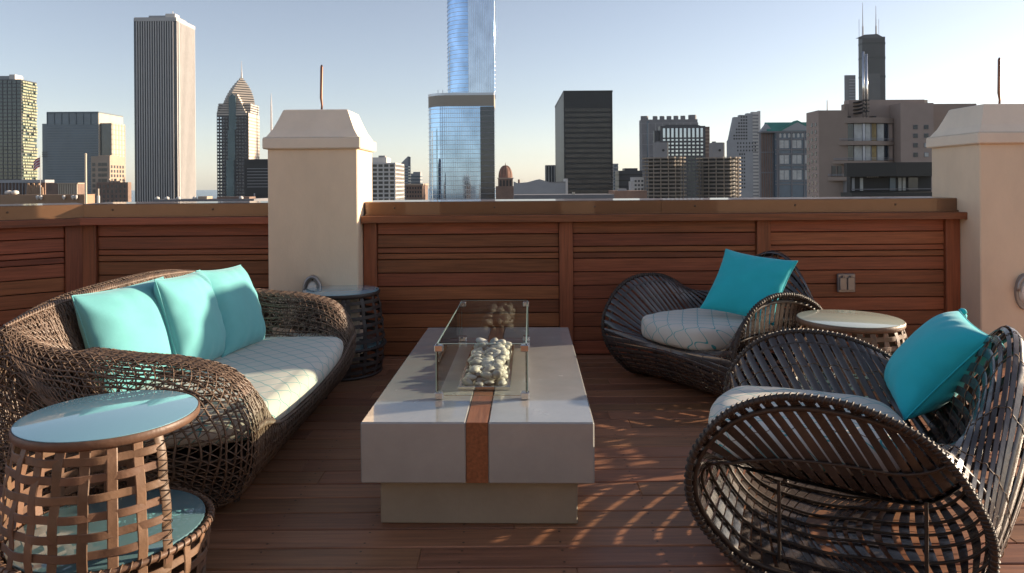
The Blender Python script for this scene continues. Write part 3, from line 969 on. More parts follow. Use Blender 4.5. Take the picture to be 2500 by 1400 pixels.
# ------------------------------------------------------------------ city: ground, lake, towers
GZ = -75.0
M['ground'] = mat('city_ground', (.10, .095, .09), .9, var=.5, scale=.004)
M['water'] = mat('lake_water', (.10, .16, .21), .25, var=.1, scale=.002, bump=.2, bscale=.02)
b = MB(); b.box(-16000, 16000, -4000, 2600, GZ - 5, GZ)
struct('ground', b, M['ground'])
b = MB(); b.box(-1400 + 2000, 16000, 2600, 15000, GZ - 5, GZ); struct('far_ground', b, M['ground'])
b = MB(); b.box(-16000, 599, 2600.5, 15000, GZ - 5, GZ - 1); struct('lake', b, M['water'])

def facade(name, col, **kw): return mat(name, col, kw.pop('rough', .75), **kw)
def glassy(name, col, rough=.08, metal=.85, var=.12, scale=.05):
    return mat(name, col, rough, metal=metal, var=var, scale=scale, stretch=(1, 1, .6), detail=2)
B = {}
B['aon_pier'] = facade('white_granite_pier', (.46, .44, .43), var=.06, scale=.08)
B['dkglass'] = glassy('dark_window_glass', (.045, .05, .06), .12, .0)
B['navyglass'] = mat('navy_window_glass', (.03, .04, .055), .1, spec=.8, var=.3, scale=.12)
B['greenglass'] = mat('green_window_glass', (.035, .06, .055), .1, spec=.8, var=.35, scale=.15)
B['greenband'] = facade('olive_concrete_band', (.33, .34, .23), var=.12, scale=.15)
B['blueglass'] = mat('blue_grey_curtain_wall', (.095, .135, .175), .25, spec=.7, var=.18, scale=.06)
B['bluemull'] = facade('blue_grey_mullion', (.14, .175, .20))
B['paletan'] = facade('pale_tan_stone', (.52, .45, .36), var=.08, scale=.1)
B['tan'] = facade('tan_stone', (.40, .31, .24), var=.1, scale=.15)
B['dgranite'] = facade('dark_granite', (.055, .055, .065), rough=.4, var=.2, scale=.1)
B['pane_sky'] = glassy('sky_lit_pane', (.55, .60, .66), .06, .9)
B['stripe'] = facade('pale_granite_stripe', (.56, .50, .44))
B['teal'] = glassy('teal_bay_glass', (.34, .50, .56), .1, .8)
B['mirror'] = glassy('mirror_curtain_wall', (.38, .55, .78), .06, .95, .2, .06)
B['mirror2'] = glassy('pale_mirror_curtain_wall', (.66, .74, .84), .10, .9, .16, .08)
B['fin'] = mat('steel_fin', (.52, .54, .58), .3, metal=.7)
B['louver'] = facade('tan_louvre_band', (.36, .31, .25))
B['black'] = mat('black_steel', (.018, .018, .020), .45, var=.2, scale=.1)
B['blackwin'] = mat('smoked_glass', (.06, .05, .042), .25, spec=.6, var=.5, scale=.09, stretch=(1, 1, 3))
B['white'] = facade('white_concrete', (.58, .55, .52), var=.06, scale=.1)
B['grey'] = facade('grey_concrete', (.26, .255, .26), var=.1, scale=.05)
B['midgrey'] = facade('mid_grey_stone', (.19, .185, .195), var=.12, scale=.08)
B['brick'] = facade('brown_brick', (.20, .13, .10), var=.2, scale=.2)
B['copper'] = facade('copper_green_roof', (.06, .22, .18), var=.15, scale=.2)
B['dome'] = facade('red_brown_dome', (.26, .13, .09), var=.2, scale=.4)
B['corn'] = facade('balcony_concrete', (.30, .25, .20), var=.15, scale=.2)
B['dark'] = mat('dark_recess', (.03, .028, .028), .6)
B['pink'] = facade('pinkish_brown_precast', (.36, .275, .235), var=.06, scale=.3)
B['pink2'] = facade('brown_precast', (.30, .23, .19), var=.06, scale=.3)
B['rail'] = mat('pale_balcony_rail', (.45, .46, .50), .3, metal=.4)
B['curtain'] = facade('pale_window_blind', (.50, .50, .48), var=.2, scale=.6)
B['amber'] = facade('ochre_window_blind', (.30, .22, .10), var=.3, scale=.6)
B['sears'] = facade('dark_bronze_tower', (.075, .072, .075), rough=.45, var=.15, scale=.03)
B['antenna'] = facade('white_antenna', (.62, .60, .60))
B['chrome'] = mat('polished_flue', (.70, .70, .72), .18, metal=1)
B['canopy'] = mat('charcoal_canopy', (.035, .033, .030), .6)
B['greystone'] = facade('pale_grey_stone', (.33, .335, .35), var=.08, scale=.08)
B['roofbrown'] = facade('tan_roof_edge', (.30, .19, .12), var=.15, scale=.5)

def child(root, name, m, mb, **kw):
    return mb.obj(name, m, root, **kw)

class Tower:
    """axis-aligned tower surveyed from the photograph: front face from px x0 to x1 at distance D"""
    def __init__(s, name, label, cat, x0, x1, ytop, D, depth=None, group='towers of the skyline'):
        s.D = D
        xa, za = W(x0, ytop, D); xb, zb = W(x1, ytop, D)
        s.w = xb - xa; s.h = (za + zb) / 2 - GZ
        s.d = depth if depth else s.w
        s.cx = (xa + xb) / 2
        s.root = thing(name, label, cat, (s.cx, D, GZ), 0, group)
        s.px = D / F
    def Z(s, py, px=None):
        px = px if px is not None else 1250 + (s.cx) / s.D * F
        return W(px, py, s.D)[1] - GZ
    def X(s, px, py=400): return W(px, py, s.D)[0] - s.cx
    def box(s, name, m, x0, x1, y0, y1, z0, z1):
        b = MB(); b.box(x0, x1, y0, y1, z0, z1); return b.obj(name, m, s.root)
    def body(s, m, name='body', z1=None, inset=0):
        return s.box(name, m, -s.w/2 + inset, s.w/2 - inset, inset, s.d - inset, 0, z1 or s.h)
    def bands(s, m, pitch_px, frac, ztop, py_bot=505, proud=.35, x0=None, x1=None, y0=None, y1=None, name='floor_band'):
        pitch = pitch_px * s.px; hb = pitch * frac
        x0 = -s.w/2 if x0 is None else x0; x1 = s.w/2 if x1 is None else x1
        y0 = 0 if y0 is None else y0; y1 = s.d if y1 is None else y1
        b = MB(); b.box(x0 - proud, x1 + proud, y0 - proud, y1 + proud, -hb, 0)
        me = b.mesh(name); me.materials.append(m)
        z = ztop; zb = s.Z(py_bot); n = 0
        while z > zb and n < 120:
            link(name, me, None, s.root, (0, 0, z)); z -= pitch; n += 1
    def piers(s, m, pitch_px, frac, z0, z1, proud=.5, x0=None, x1=None, y0=None, y1=None, faces='FRL', name='pier'):
        x0 = -s.w/2 if x0 is None else x0; x1 = s.w/2 if x1 is None else x1
        y0 = 0 if y0 is None else y0; y1 = s.d if y1 is None else y1
        pitch = pitch_px * s.px
        n = max(1, round((x1 - x0) / pitch)); p = (x1 - x0) / n; wd = p * frac
        b = MB(); b.box(-wd/2, wd/2, -proud, .4, z0, z1); mf = b.mesh(name); mf.materials.append(m)
        if 'F' in faces:
            for i in range(n + 1): link(name, mf, None, s.root, (x0 + i * p, y0, 0))
        n2 = max(1, round((y1 - y0) / pitch)); p2 = (y1 - y0) / n2
        b = MB(); b.box(-.4, proud, -p2*frac/2, p2*frac/2, z0, z1); ms = b.mesh(name); ms.materials.append(m)
        for c, sx in (('R', 1), ('L', -1)):
            if c in faces:
                for i in range(n2 + 1):
                    o = link(name, ms, None, s.root, (x1 if sx > 0 else x0, y0 + i * p2, 0)); o.scale = (sx, 1, 1)
    def panes(s, m, name, xs, zs, w, h, y=0.0, proud=.12, jitter=None):
        """joined small windows on the front face"""
        b = MB()
        for x in xs:
            for z in zs:
                b.box(x - w/2, x + w/2, y - proud, y + .2, z - h/2, z + h/2)
        return b.obj(name, m, s.root, kind='stuff')

ZLOW = 512   # photograph row just below the parapet: detail stops there

# --- green glass tower at the left edge
t = Tower('glass_tower', 'dark green glass tower cut by the left edge, its right side banded olive', 'tower', -150, 51, 195, 620, 20)
t.body(B['greenglass'])
t.bands(B['dgranite'], 9, .25, t.h, 505, .25)
t.piers(B['dgranite'], 11, .12, t.Z(505), t.h, .3, faces='F')
b = MB()
for k in range(34):
    z = t.h - (k + 1) * 7.4 * t.px
    for i in range(7):
        if rng.random() < .88:
            y0 = .6 + i * (t.d - 1.2) / 7
            b.box(t.w/2, t.w/2 + 1.3 + .5 * math.sin(k * .9 + i), y0, y0 + (t.d - 1.2) / 7 * rng.uniform(.8, 1.0), z, z + 4.1 * t.px)
b.obj('balcony_bands', B['greenband'], t.root, kind='stuff')
t.box('roof_plant', B['greystone'], t.X(-20), t.X(30), 5, 15, t.h, t.Z(184))
t.box('roof_plant', B['white'], t.X(20), t.X(34), 2, 12, t.h, t.Z(182))

# --- blue-grey glass block
t = Tower('office_block', 'blocky blue grey glass office tower with stepped shoulders', 'tower', 116, 240, 274, 900, 56)
t.body(B['blueglass'])
t.bands(B['bluemull'], 6.2, .3, t.Z(304), 505, .3)
for i in range(8):
    x = t.X(116) + (t.w) * i / 7
    t.box('crown_fin', B['bluemull'], x - .35, x + .35, -.7, .3, t.Z(304), t.h)
t.box('side_cladding', B['paletan'], t.w/2 - .2, t.w/2 + .5, -.1, t.d, t.Z(500), t.h - .05)
t.box('roof_edge', B['bluemull'], -t.w/2 - .6, t.w/2 + .62, -.75, t.d, t.h - 1.4, t.h + .3)
t.box('left_shoulder', B['blueglass'], t.X(96), t.X(116) - .1, 6, 50, 0, t.Z(301))
b = MB()
for k in range(3): b.box(t.X(96) - .3, t.X(116), 5.6, 50.3, t.Z(372 + k * 5), t.Z(370 + k * 5))
b.obj('shoulder_louvres', B['dark'], t.root)
yb = 20
t.box('right_wing', B['navyglass'], t.w/2 + .6, t.X(268), 3, 33, 0, t.Z(301))
t.box('wing_side', B['paletan'], t.X(268), t.X(268) + 1, 3.1, 34, 0, t.Z(300))
for k in range(12):
    z = t.Z(306 + k * 12); t.box('wing_band', B['tan'], t.X(268) + .5, t.X(268) + 1.2, 3.3, 33.6, z, z + 1.2)
for k in range(5): t.box('wing_pier', B['tan'], t.X(268) + .5, t.X(268) + 1.4, 5 + k * 7, 6 + k * 7, t.Z(500), t.Z(301))

# --- tan stepped building
t = Tower('stepped_building', 'tan stepped masonry building in front of the blue grey office tower', 'building', 222, 268, 382, 560, 22)
t.body(B['tan'])
t.box('pent_house', B['tan'], t.X(232), t.X(262), 4, 16, t.h, t.Z(379))
xs = [t.X(p) for p in (229, 243, 251, 258)]
for zpx in range(398, 500, 13):
    for x in xs:
        t.box('window', B['dkglass'], x - 1.1, x + 1.1, -.15, .3, t.Z(zpx + 8), t.Z(zpx))
for zpx in range(404, 448, 11):
    for k in range(5):
        t.box('window', B['dkglass'], t.w/2 - .3, t.w/2 + .15, 1.5 + k * 4.1, 3.6 + k * 4.1, t.Z(zpx + 7), t.Z(zpx))
t.box('lower_wing', B['brick'], t.X(246), t.X(322), -6, -1, 0, t.Z(446))
for k in range(7):
    for zpx in (452, 464, 476, 488):
        t.box('window', B['dkglass'], t.X(252 + k * 10), t.X(256 + k * 10), -6.15, -5.7, t.Z(zpx + 7), t.Z(zpx))
for k in range(4): t.box('parapet_block', B['tan'], t.X(270 + k * 9), t.X(275 + k * 9), -5, -2, t.Z(446), t.Z(437 + (k % 2) * 5))

# --- tall white pier tower
t = Tower('pier_tower', 'very tall pale stone tower with narrow vertical window strips', 'tower', 324, 431, 43, 1100, 67)
t.body(B['dkglass'], inset=1.0, z1=t.h - 1)
t.piers(B['aon_pier'], 6.05, .46, 0, t.h - 9 * t.px, .7, x0=-t.w/2 + 6, x1=t.w/2 - 6, y0=0, y1=t.d, faces='F')
t.piers(B['aon_pier'], 6.05, .50, 0, t.h - 9 * t.px, .7, y0=6, y1=t.d - 6, faces='RL')
t.box('crown_band', B['aon_pier'], -t.w/2 + 2.6, t.w/2 - .05, -.85, t.d - 2, t.h - 9 * t.px, t.h)
for sx in (-1, 1):
    for y0 in (2.4, t.d - 7):
        t.box('corner_pier', B['aon_pier'], sx * (t.w/2 - 3.2) - 2.4, sx * (t.w/2 - 3.2) + 2.4, y0, y0 + 4.6, 0, t.h - .2)
t.box('corner_return', B['aon_pier'], t.w/2 - .6, t.w/2 + .3, 5.2, 8.6, 0, t.h - .1)
t.box('corner_return', B['aon_pier'], t.w/2 - 6.4, t.w/2 - 5.2, -.5, 2.3, 0, t.h - .1)
t.box('roof_plant', B['greystone'], t.X(356), t.X(420), 12, 52, t.h, t.Z(34))
t.box('roof_plant', B['white'], t.X(400), t.X(424), 8, 22, t.h, t.Z(31))
b = MB(); b.tube([(t.X(402), 30, t.h), (t.X(402), 30, t.Z(17))], [1.2, .5], 6); b.obj('mast', B['antenna'], t.root)
b = MB(); b.tube([(t.X(395), 28, t.h), (t.X(395), 28, t.Z(27))], .5, 6); b.obj('mast', B['antenna'], t.root)

# --- pointed chevron tower
t = Tower('pointed_tower', 'dark granite tower with striped pointed crown and needle spire', 'tower', 529, 606, 280, 1300, 55)
zs1 = t.Z(276)
t.body(B['dgranite'], z1=zs1)
zs = [t.Z(y) for y in range(288, 500, 8)]
xs = [t.X(533 + 7.0 * k) for k in range(4)] + [t.X(579 + 7.0 * k) for k in range(4)]
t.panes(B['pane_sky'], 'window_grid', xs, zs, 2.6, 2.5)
t.box('side_cladding', B['stripe'], t.w/2 - .2, t.w/2 + .6, 0, t.d, 0, zs1 - .02)
for k in range(26): t.box('side_band', B['tan'], t.w/2, t.w/2 + 1.0, .5, t.d - .5, t.Z(288 + 8 * k), t.Z(285 + 8 * k))
# glass bay, stepping outwards as it goes down
for i, (a, c, y0, y1) in enumerate(((560, 577, 229, 318), (558, 575, 312, 392), (555, 573, 386, 505))):
    pr = 1.2 + 2.0 * i
    xa, xb = t.X(a), t.X(c); zb_, zt_ = t.Z(y1), t.Z(y0 + 8); zp = t.Z(y0)
    b = MB(); b.prism_y([(xa, zb_), (xb, zb_), (xb, zt_), ((xa + xb) / 2, zp), (xa, zt_)], -pr, .5); b.obj('glass_bay', B['teal'], t.root)
# stepped chevrons rising to the crown: shrinking square rings
rings = 15
apex = t.Z(186, 578); cy = t.d / 2
xc = t.X(576, 200)
for k in range(rings):
    f0, f1 = k / rings, (k + .62) / rings
    z0 = zs1 + (apex - zs1) * f0; z1 = zs1 + (apex - zs1) * (k + 1) / rings
    def half(f): return (t.w / 2) * (1 - f ** 2.2) * 1.06 + .25
    def cen(f): return xc * f
    h0 = half(f0)
    cx_ = cen(f0)
    def ring(name, m_, h_, z0_, z1_):
        b = MB()
        if k < 4: P_ = [(cx_ - h_, cy - h_ * .72), (cx_ + h_, cy - h_ * .72), (cx_ + h_, cy + h_ * .72), (cx_ - h_, cy + h_ * .72)]
        else: P_ = [(cx_ - h_ * .25, cy - h_ * .95), (cx_ + h_ * 1.05, cy - h_ * .1), (cx_ + h_ * .2, cy + h_ * .9), (cx_ - h_ * 1.05, cy + h_ * .05)]
        b.prism(P_, z0_, z1_); b.obj(name, m_, t.root)
    ring('crown_step', B['dgranite'], h0 - .9, z0, z1 + .01)
    ring('crown_stripe', B['stripe'], h0, z0 + (z1 - z0) * .25, z0 + (z1 - z0) * .8)
# front gable with stepped stripes
b = MB(); zg = zs1
for k in range(9):
    a = t.X(531 + k * 3.1); c = t.X(604 - k * 3.1)
    b.box(a, c, -.9 + k * .5, 3 + k * 2, t.Z(282 - k * 6), t.Z(278.2 - k * 6))
b.obj('gable_stripes', B['stripe'], t.root)
b = MB(); b.tube([(xc, cy, apex - 4), (xc, cy, t.Z(168, 578)), (xc, cy, t.Z(143, 578))], [2.2, 1.0, .25], 8); b.obj('spire', B['antenna'], t.root)

# --- dark low office with stripes
t = Tower('dark_office', 'low charcoal office block with thin pale window lines left of the pillar', 'building', 597, 680, 389, 480, 30)
t.body(B['black'])
for k in range(7):
    z = t.Z(412 + k * 7.4); t.box('window_line', B['greystone'], t.X(603), t.X(672), -.12, .3, z - .25, z + .1)
b = MB(); b.cyl(t.X(626), -4, 0, t.Z(472), .5, .5, 8); b.obj('vent_pipe', B['greystone'], t.root)

# --- tapering white mast behind the pillar
x, z = W(662, 228, 1350)
r_ = thing('broadcast_mast', 'thin white tapering mast left of the left pillar', 'mast', (x, 1350, GZ))
b = MB(); b.tube([(0, 0, 0), (0, 0, W(662, 330, 1350)[1] - GZ)], 3, 8); b.obj('mast_base', B['antenna'], r_)
b = MB(); b.tube([(0, 0, W(662, 330, 1350)[1] - GZ), (0, 0, W(662, 260, 1350)[1] - GZ), (0, 0, z - GZ)], [1.9, 1.5, .3], 8); b.obj('mast_tip', B['antenna'], r_)

# --- white grid building right of the pillar
t = Tower('grid_building', 'white concrete grid building just right of the left pillar', 'building', 880, 964, 398, 420, 34)
t.body(B['dkglass'], inset=.6, z1=t.h - .5)
t.piers(B['white'], 14, .24, 0, t.h, .3)
t.bands(B['white'], 10.4, .36, t.h, 505, .25)
t.box('pent_house', B['white'], t.X(905), t.X(940), 5, 20, t.h, t.Z(384))
t.box('roof_tank', B['grey'], t.X(918), t.X(934), 8, 14, t.Z(384), t.Z(379))
t = Tower('slant_tower', 'slim grey tower with slanted top right of the white grid building', 'tower', 976, 996, 400, 760, 20)
b = MB(); b.prism_y([(-t.w/2, 0), (t.w/2, 0), (t.w/2, t.Z(382)), (-t.w/2, t.Z(402))], 0, t.d); b.obj('body', B['greystone'], t.root)
t.bands(B['blueglass'], 7, .45, t.Z(406), 505, .2)
t = Tower('low_block', 'low brown masonry block left of the mirrored tower', 'building', 990, 1032, 450, 500, 30)
t.body(B['brick'])
for k in range(6):
    for y in (457, 467, 477): t.box('window', B['dkglass'], t.X(993 + 6.5 * k), t.X(996.4 + 6.5 * k), -.12, .3, t.Z(y + 5), t.Z(y))
t.box('cornice', B['tan'], -t.w/2 - .5, t.w/2 + .5, -.6, t.d, t.h - .9, t.h + .3)
t = Tower('grey_block', 'small grey stepped block just left of the mirrored tower', 'building', 1003, 1026, 424, 900, 20)
t.body(B['greystone'])
t.box('setback', B['greystone'], t.X(1008), t.X(1026) - .2, 2, 16, t.h, t.Z(420))
t.bands(B['blueglass'], 8, .4, t.Z(430), 505, .2)

# --- mirrored tower with rounded corners
def rounded(x0, x1, y0, y1, rl, rr, n=8):
    """plan: rounded front-left (rl) and front-right (rr), counter-clockwise from front"""
    P = []
    for i in range(n + 1):
        a = math.pi + (math.pi / 2) * i / n
        P.append((x0 + rl + rl * math.cos(a), y0 + rl + rl * math.sin(a)))
    for i in range(n + 1):
        a = 1.5 * math.pi + (math.pi / 2) * i / n
        P.append((x1 - rr + rr * math.cos(a), y0 + rr + rr * math.sin(a)))
    P += [(x1, y1), (x0, y1)]
    return P
def offs(P, d):
    cx = sum(p[0] for p in P) / len(P); cy = sum(p[1] for p in P) / len(P)
    sx = (max(p[0] for p in P) - min(p[0] for p in P)) / 2; sy = (max(p[1] for p in P) - min(p[1] for p in P)) / 2
    return [(cx + (p[0] - cx) * (1 + d / sx), cy + (p[1] - cy) * (1 + d / sy)) for p in P]
t = Tower('mirror_tower', 'tall mirrored glass tower with rounded corner and lower shoulder block', 'tower', 1042, 1172, 228, 800, 42)
P1 = rounded(t.X(1042), t.X(1207), 0, 46, 22, .4)
P2 = rounded(t.X(1088), t.X(1208, 200), 10, 52, 24, 1.0)
b = MB(); b.prism(P1, 0, t.Z(260)); b.obj('shoulder_glass', B['mirror'], t.root, smooth=True, angle=25)
b = MB(); b.prism(offs(P1, .25), t.Z(260), t.Z(229)); b.obj('louvre_storey', B['louver'], t.root, smooth=True, angle=25)
b = MB(); b.prism(offs(P1, .5), t.Z(233), t.Z(227)); b.obj('shoulder_parapet', B['fin'], t.root, smooth=True, angle=25)
b = MB(); b.prism(P2, t.Z(229), t.Z(-120)); b.obj('upper_glass', B['mirror'], t.root, smooth=True, angle=25)
me1 = MB(); me1.prism(offs(P1, .28), -.28, .28); me1 = me1.mesh('floor_fin', True, 30); me1.materials.append(B['fin'])
me2 = MB(); me2.prism(offs(P2, .28), -.28, .28); me2 = me2.mesh('floor_fin', True, 30); me2.materials.append(B['fin'])
k = 0
while 266 + k * 11 < 510:
    link('floor_fin', me1, None, t.root, (0, 0, t.Z(266 + k * 11))); k += 1
k = 0
while 222 - k * 10.5 > -118:
    link('floor_fin', me2, None, t.root, (0, 0, t.Z(222 - k * 10.5))); k += 1
vm = MB(); vm.box(-.13, .13, -.45, .3, 0, t.Z(260)); vm = vm.mesh('mullion'); vm.materials.append(B['fin'])
for k in range(19): link('mullion', vm, None, t.root, (t.X(1075) + k * (t.X(1170) - t.X(1075)) / 18, 0, 0))
vm = MB(); vm.box(-.13, .13, -.45, .3, t.Z(229), t.Z(-120)); vm = vm.mesh('mullion'); vm.materials.append(B['fin'])
for k in range(15): link('mullion', vm, None, t.root, (t.X(1144) + k * (t.X(1207) - t.X(1144)) / 14, 10, 0))
b = MB(); b.box(t.X(1144), t.X(1207, 200), 9.6, 10.05, t.Z(228), t.Z(-120)); b.obj('upper_front_glass', B['mirror2'], t.root)
t.box('dark_return', B['navyglass'], t.X(1173), t.X(1207) + .3, -.5, .3, 0, t.Z(261))
for k in range(17): t.box('return_band', B['grey'], t.X(1173), t.X(1207) + .32, -.62, -.45, t.Z(272 + k * 13.5), t.Z(270 + k * 13.5))
for p in (1066, 1078): 
    b = MB(); b.tube([(t.X(p), 20, t.Z(228)), (t.X(p), 20, t.Z(214))], .3, 5); b.obj('roof_mast', B['antenna'], t.root)

# --- domed masonry tower
t = Tower('domed_tower', 'brown masonry tower topped by a red brown dome', 'tower', 1216, 1252, 440, 520, 11)
t.box('base', B['brick'], t.X(1210), t.X(1257), -1, 14, 0, t.Z(455))
t.body(B['brick'], z1=t.Z(436))
for p in (1222, 1230, 1238, 1246): 
    b = MB(); xa = t.X(p); b.prism_y([(xa - .65, t.Z(455)), (xa + .65, t.Z(455)), (xa + .65, t.Z(442)), (xa, t.Z(439)), (xa - .65, t.Z(442))], -.12, .3)
    b.obj('arched_window', B['dark'], t.root)
t.box('cornice', B['tan'], -t.w/2 - .5, t.w/2 + .5, -.5, t.d + .5, t.Z(437), t.Z(434.5))
rr = t.w / 2 * .93
prof = [(rr, 0), (rr * 1.0, .3)] + [(rr * math.cos(a) ** .85 if a < 1.5 else .25, .3 + rr * 1.75 * math.sin(a)) for a in [i * math.pi / 2 / 9 for i in range(10)]]
b = MB(); b.lathe(prof, 16); b.obj('dome', B['dome'], t.root, loc=(0, t.d / 2, t.Z(434.5)))
dmz = t.Z(434.5)
for k in range(8):
    a0 = 2 * math.pi * k / 8 + .2
    b = MB(); b.tube([((rr * math.cos(q) ** .85 + .12) * math.cos(a0), (rr * math.cos(q) ** .85 + .12) * math.sin(a0) + t.d / 2, dmz + .3 + rr * 1.75 * math.sin(q)) for q in [i * 1.5 / 8 for i in range(9)]], .22, 5)
    b.obj('dome_rib', B['brick'], t.root)
b = MB(); b.tube([(0, t.d/2, dmz + rr * 1.7), (0, t.d/2, t.Z(397))], [.5, .1], 6); b.obj('finial', B['brick'], t.root)

# --- grey gabled hall
t = Tower('gabled_hall', 'plain grey hall with low gable in front of the black tower', 'building', 1254, 1380, 447, 300, 40)
P = [(t.X(1254), 0), (t.X(1380), 0), (t.X(1380), t.Z(446)), (t.X(1340), t.Z(445)), (t.X(1317), t.Z(438)), (t.X(1290), t.Z(445)), (t.X(1262), t.Z(447)), (t.X(1254), t.Z(443))]
b = MB(); b.prism_y(P, 0, t.d); b.obj('gable_wall', B['greystone'], t.root)
t.box('white_end', B['white'], t.X(1380) + .02, t.X(1386), -.3, 12, 0, t.Z(437))
b = MB(); b.cyl(t.X(1267), 6, t.Z(447), t.Z(438), .45, .45, 8); b.obj('vent', B['brick'], t.root)
t.box('coping', B['midgrey'], t.X(1340), t.X(1380), -.2, t.d, t.Z(446), t.Z(444.5))

# --- black steel tower
t = Tower('black_tower', 'black steel office tower with smoked horizontal window bands', 'tower', 1376, 1495, 223, 700, 140)
t.body(B['black'])
for k in range(21):
    t.box('window_band', B['blackwin'], t.X(1381) , t.X(1491), -.18, .3, t.Z(272.5 + 12.45 * k), t.Z(265 + 12.45 * k))
me = MB(); me.box(-.1, .1, -.35, .2, t.Z(505), t.Z(264)); me = me.mesh('mullion'); me.materials.append(B['black'])
for k in range(29): link('mullion', me, None, t.root, (t.X(1381) + k * (t.X(1491) - t.X(1381)) / 28, 0, 0))
t.box('roof_edge', B['black'], -t.w/2 - .3, t.w/2 + .3, -.3, t.d + .3, t.h - 1, t.h + .6)
b = MB(); b.tube([(t.X(1437), 30, t.h), (t.X(1437), 30, t.Z(214))], .25, 5); b.obj('roof_mast', B['antenna'], t.root)

# --- small fillers either side of the black tower
t = Tower('small_tower', 'small dark ribbed tower at the left foot of the black tower', 'tower', 1333, 1360, 404, 900, 18)
t.body(B['navyglass']); t.piers(B['greystone'], 7, .35, 0, t.h - 1, .4); t.box('roof_cap', B['midgrey'], -t.w/2 - .4, t.w/2 + .4, -.5, t.d, t.h - 1.2, t.h + .2)
t = Tower('small_tower', 'slim pale blue tower at the right foot of the black tower', 'tower', 1497, 1509, 400, 950, 18)
t.body(B['blueglass']); t.bands(B['greystone'], 8, .4, t.h, 505, .3); 
t = Tower('dark_block', 'dark navy flat topped block left of the round balcony towers', 'building', 1511, 1568, 417, 800, 30)
t.body(B['dgranite']); t.box('pent_house', B['dgranite'], t.X(1526), t.X(1558), 4, 20, t.h, t.Z(411)); t.bands(B['black'], 14, .2, t.h - 4, 505, .2)
t = Tower('white_block', 'small white block below the dark navy block', 'building', 1546, 1572, 433, 620, 16)
t.body(B['white'])
for k in range(3):
    for y in (440, 450, 460, 470): t.box('window', B['dkglass'], t.X(1549 + 8 * k), t.X(1554 + 8 * k), -.12, .3, t.Z(y + 5), t.Z(y))
t.box('stair_block', B['white'], t.X(1540), t.X(1546) - .1, 2, 12, 0, t.Z(443))

# --- scalloped grey tower
t = Tower('crenellated_tower', 'broad grey stone tower with notched crown behind the round towers', 'tower', 1566, 1703, 292, 1250, 22)
t.body(B['midgrey'])
t.box('left_side_glass', B['blueglass'], -t.w/2 + 9, -t.w/2 + 13, -.3, .3, 0, t.Z(296))
for a, c, y in ((1566, 1585, 283), (1595, 1607, 283.5), (1612, 1624, 283.5), (1629, 1641, 283.5), (1646, 1658, 283), (1663, 1675, 283), (1683, 1703, 281)):
    xa, xb = t.X(a), t.X(c); r0 = (xb - xa) / 2
    b = MB(); b.prism([((xa + xb)/2 + r0 * math.cos(i * math.pi / 5 + .3), r0 * .8 + r0 * .8 * math.sin(i * math.pi / 5 + .3)) for i in range(10)], t.Z(302), t.Z(y))
    b.obj('crown_turret', B['midgrey'], t.root)
t.bands(B['grey'], 26, .06, t.Z(300), 505, .3)
t.piers(B['grey'], 17, .18, 0, t.Z(300), .5, faces='F')

# --- dark green glass tower with tall crown windows
t = Tower('crown_window_tower', 'dark green glass tower with tall pale crown windows behind the round towers', 'tower', 1612, 1722, 308, 980, 14)
t.body(B['dgranite'])
t.box('left_return', B['dgranite'], t.X(1600), t.X(1612) - .05, 6, 12, 0, t.Z(318))
t.box('right_return', B['brick'], t.X(1722) + .05, t.X(1737), 8, 13, 0, t.Z(309))
b = MB(); xa, xb = t.X(1618), t.X(1716); b.prism_y([(xa, t.Z(309)), (xb, t.Z(309)), (xb - 6, t.Z(305)), (xa + 6, t.Z(305))], 2, 13); b.obj('crown_cap', B['dgranite'], t.root)
for k in range(10):
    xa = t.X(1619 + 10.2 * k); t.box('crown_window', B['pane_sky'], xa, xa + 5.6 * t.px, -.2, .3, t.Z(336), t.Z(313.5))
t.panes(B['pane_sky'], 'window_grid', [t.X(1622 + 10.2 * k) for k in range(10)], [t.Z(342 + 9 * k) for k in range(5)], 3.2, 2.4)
t.panes(B['greenglass'], 'lower_window_grid', [t.X(1622 + 10.2 * k) for k in range(10)], [t.Z(387 + 9 * k) for k in range(13)], 3.2, 2.4)
for k in range(6):
    for y in range(7): t.box('window', B['tan'], t.X(1723.5 + 2.3 * k), t.X(1725 + 2.3 * k), 7.8, 8.2, t.Z(316 + 9 * y + 4), t.Z(316 + 9 * y))

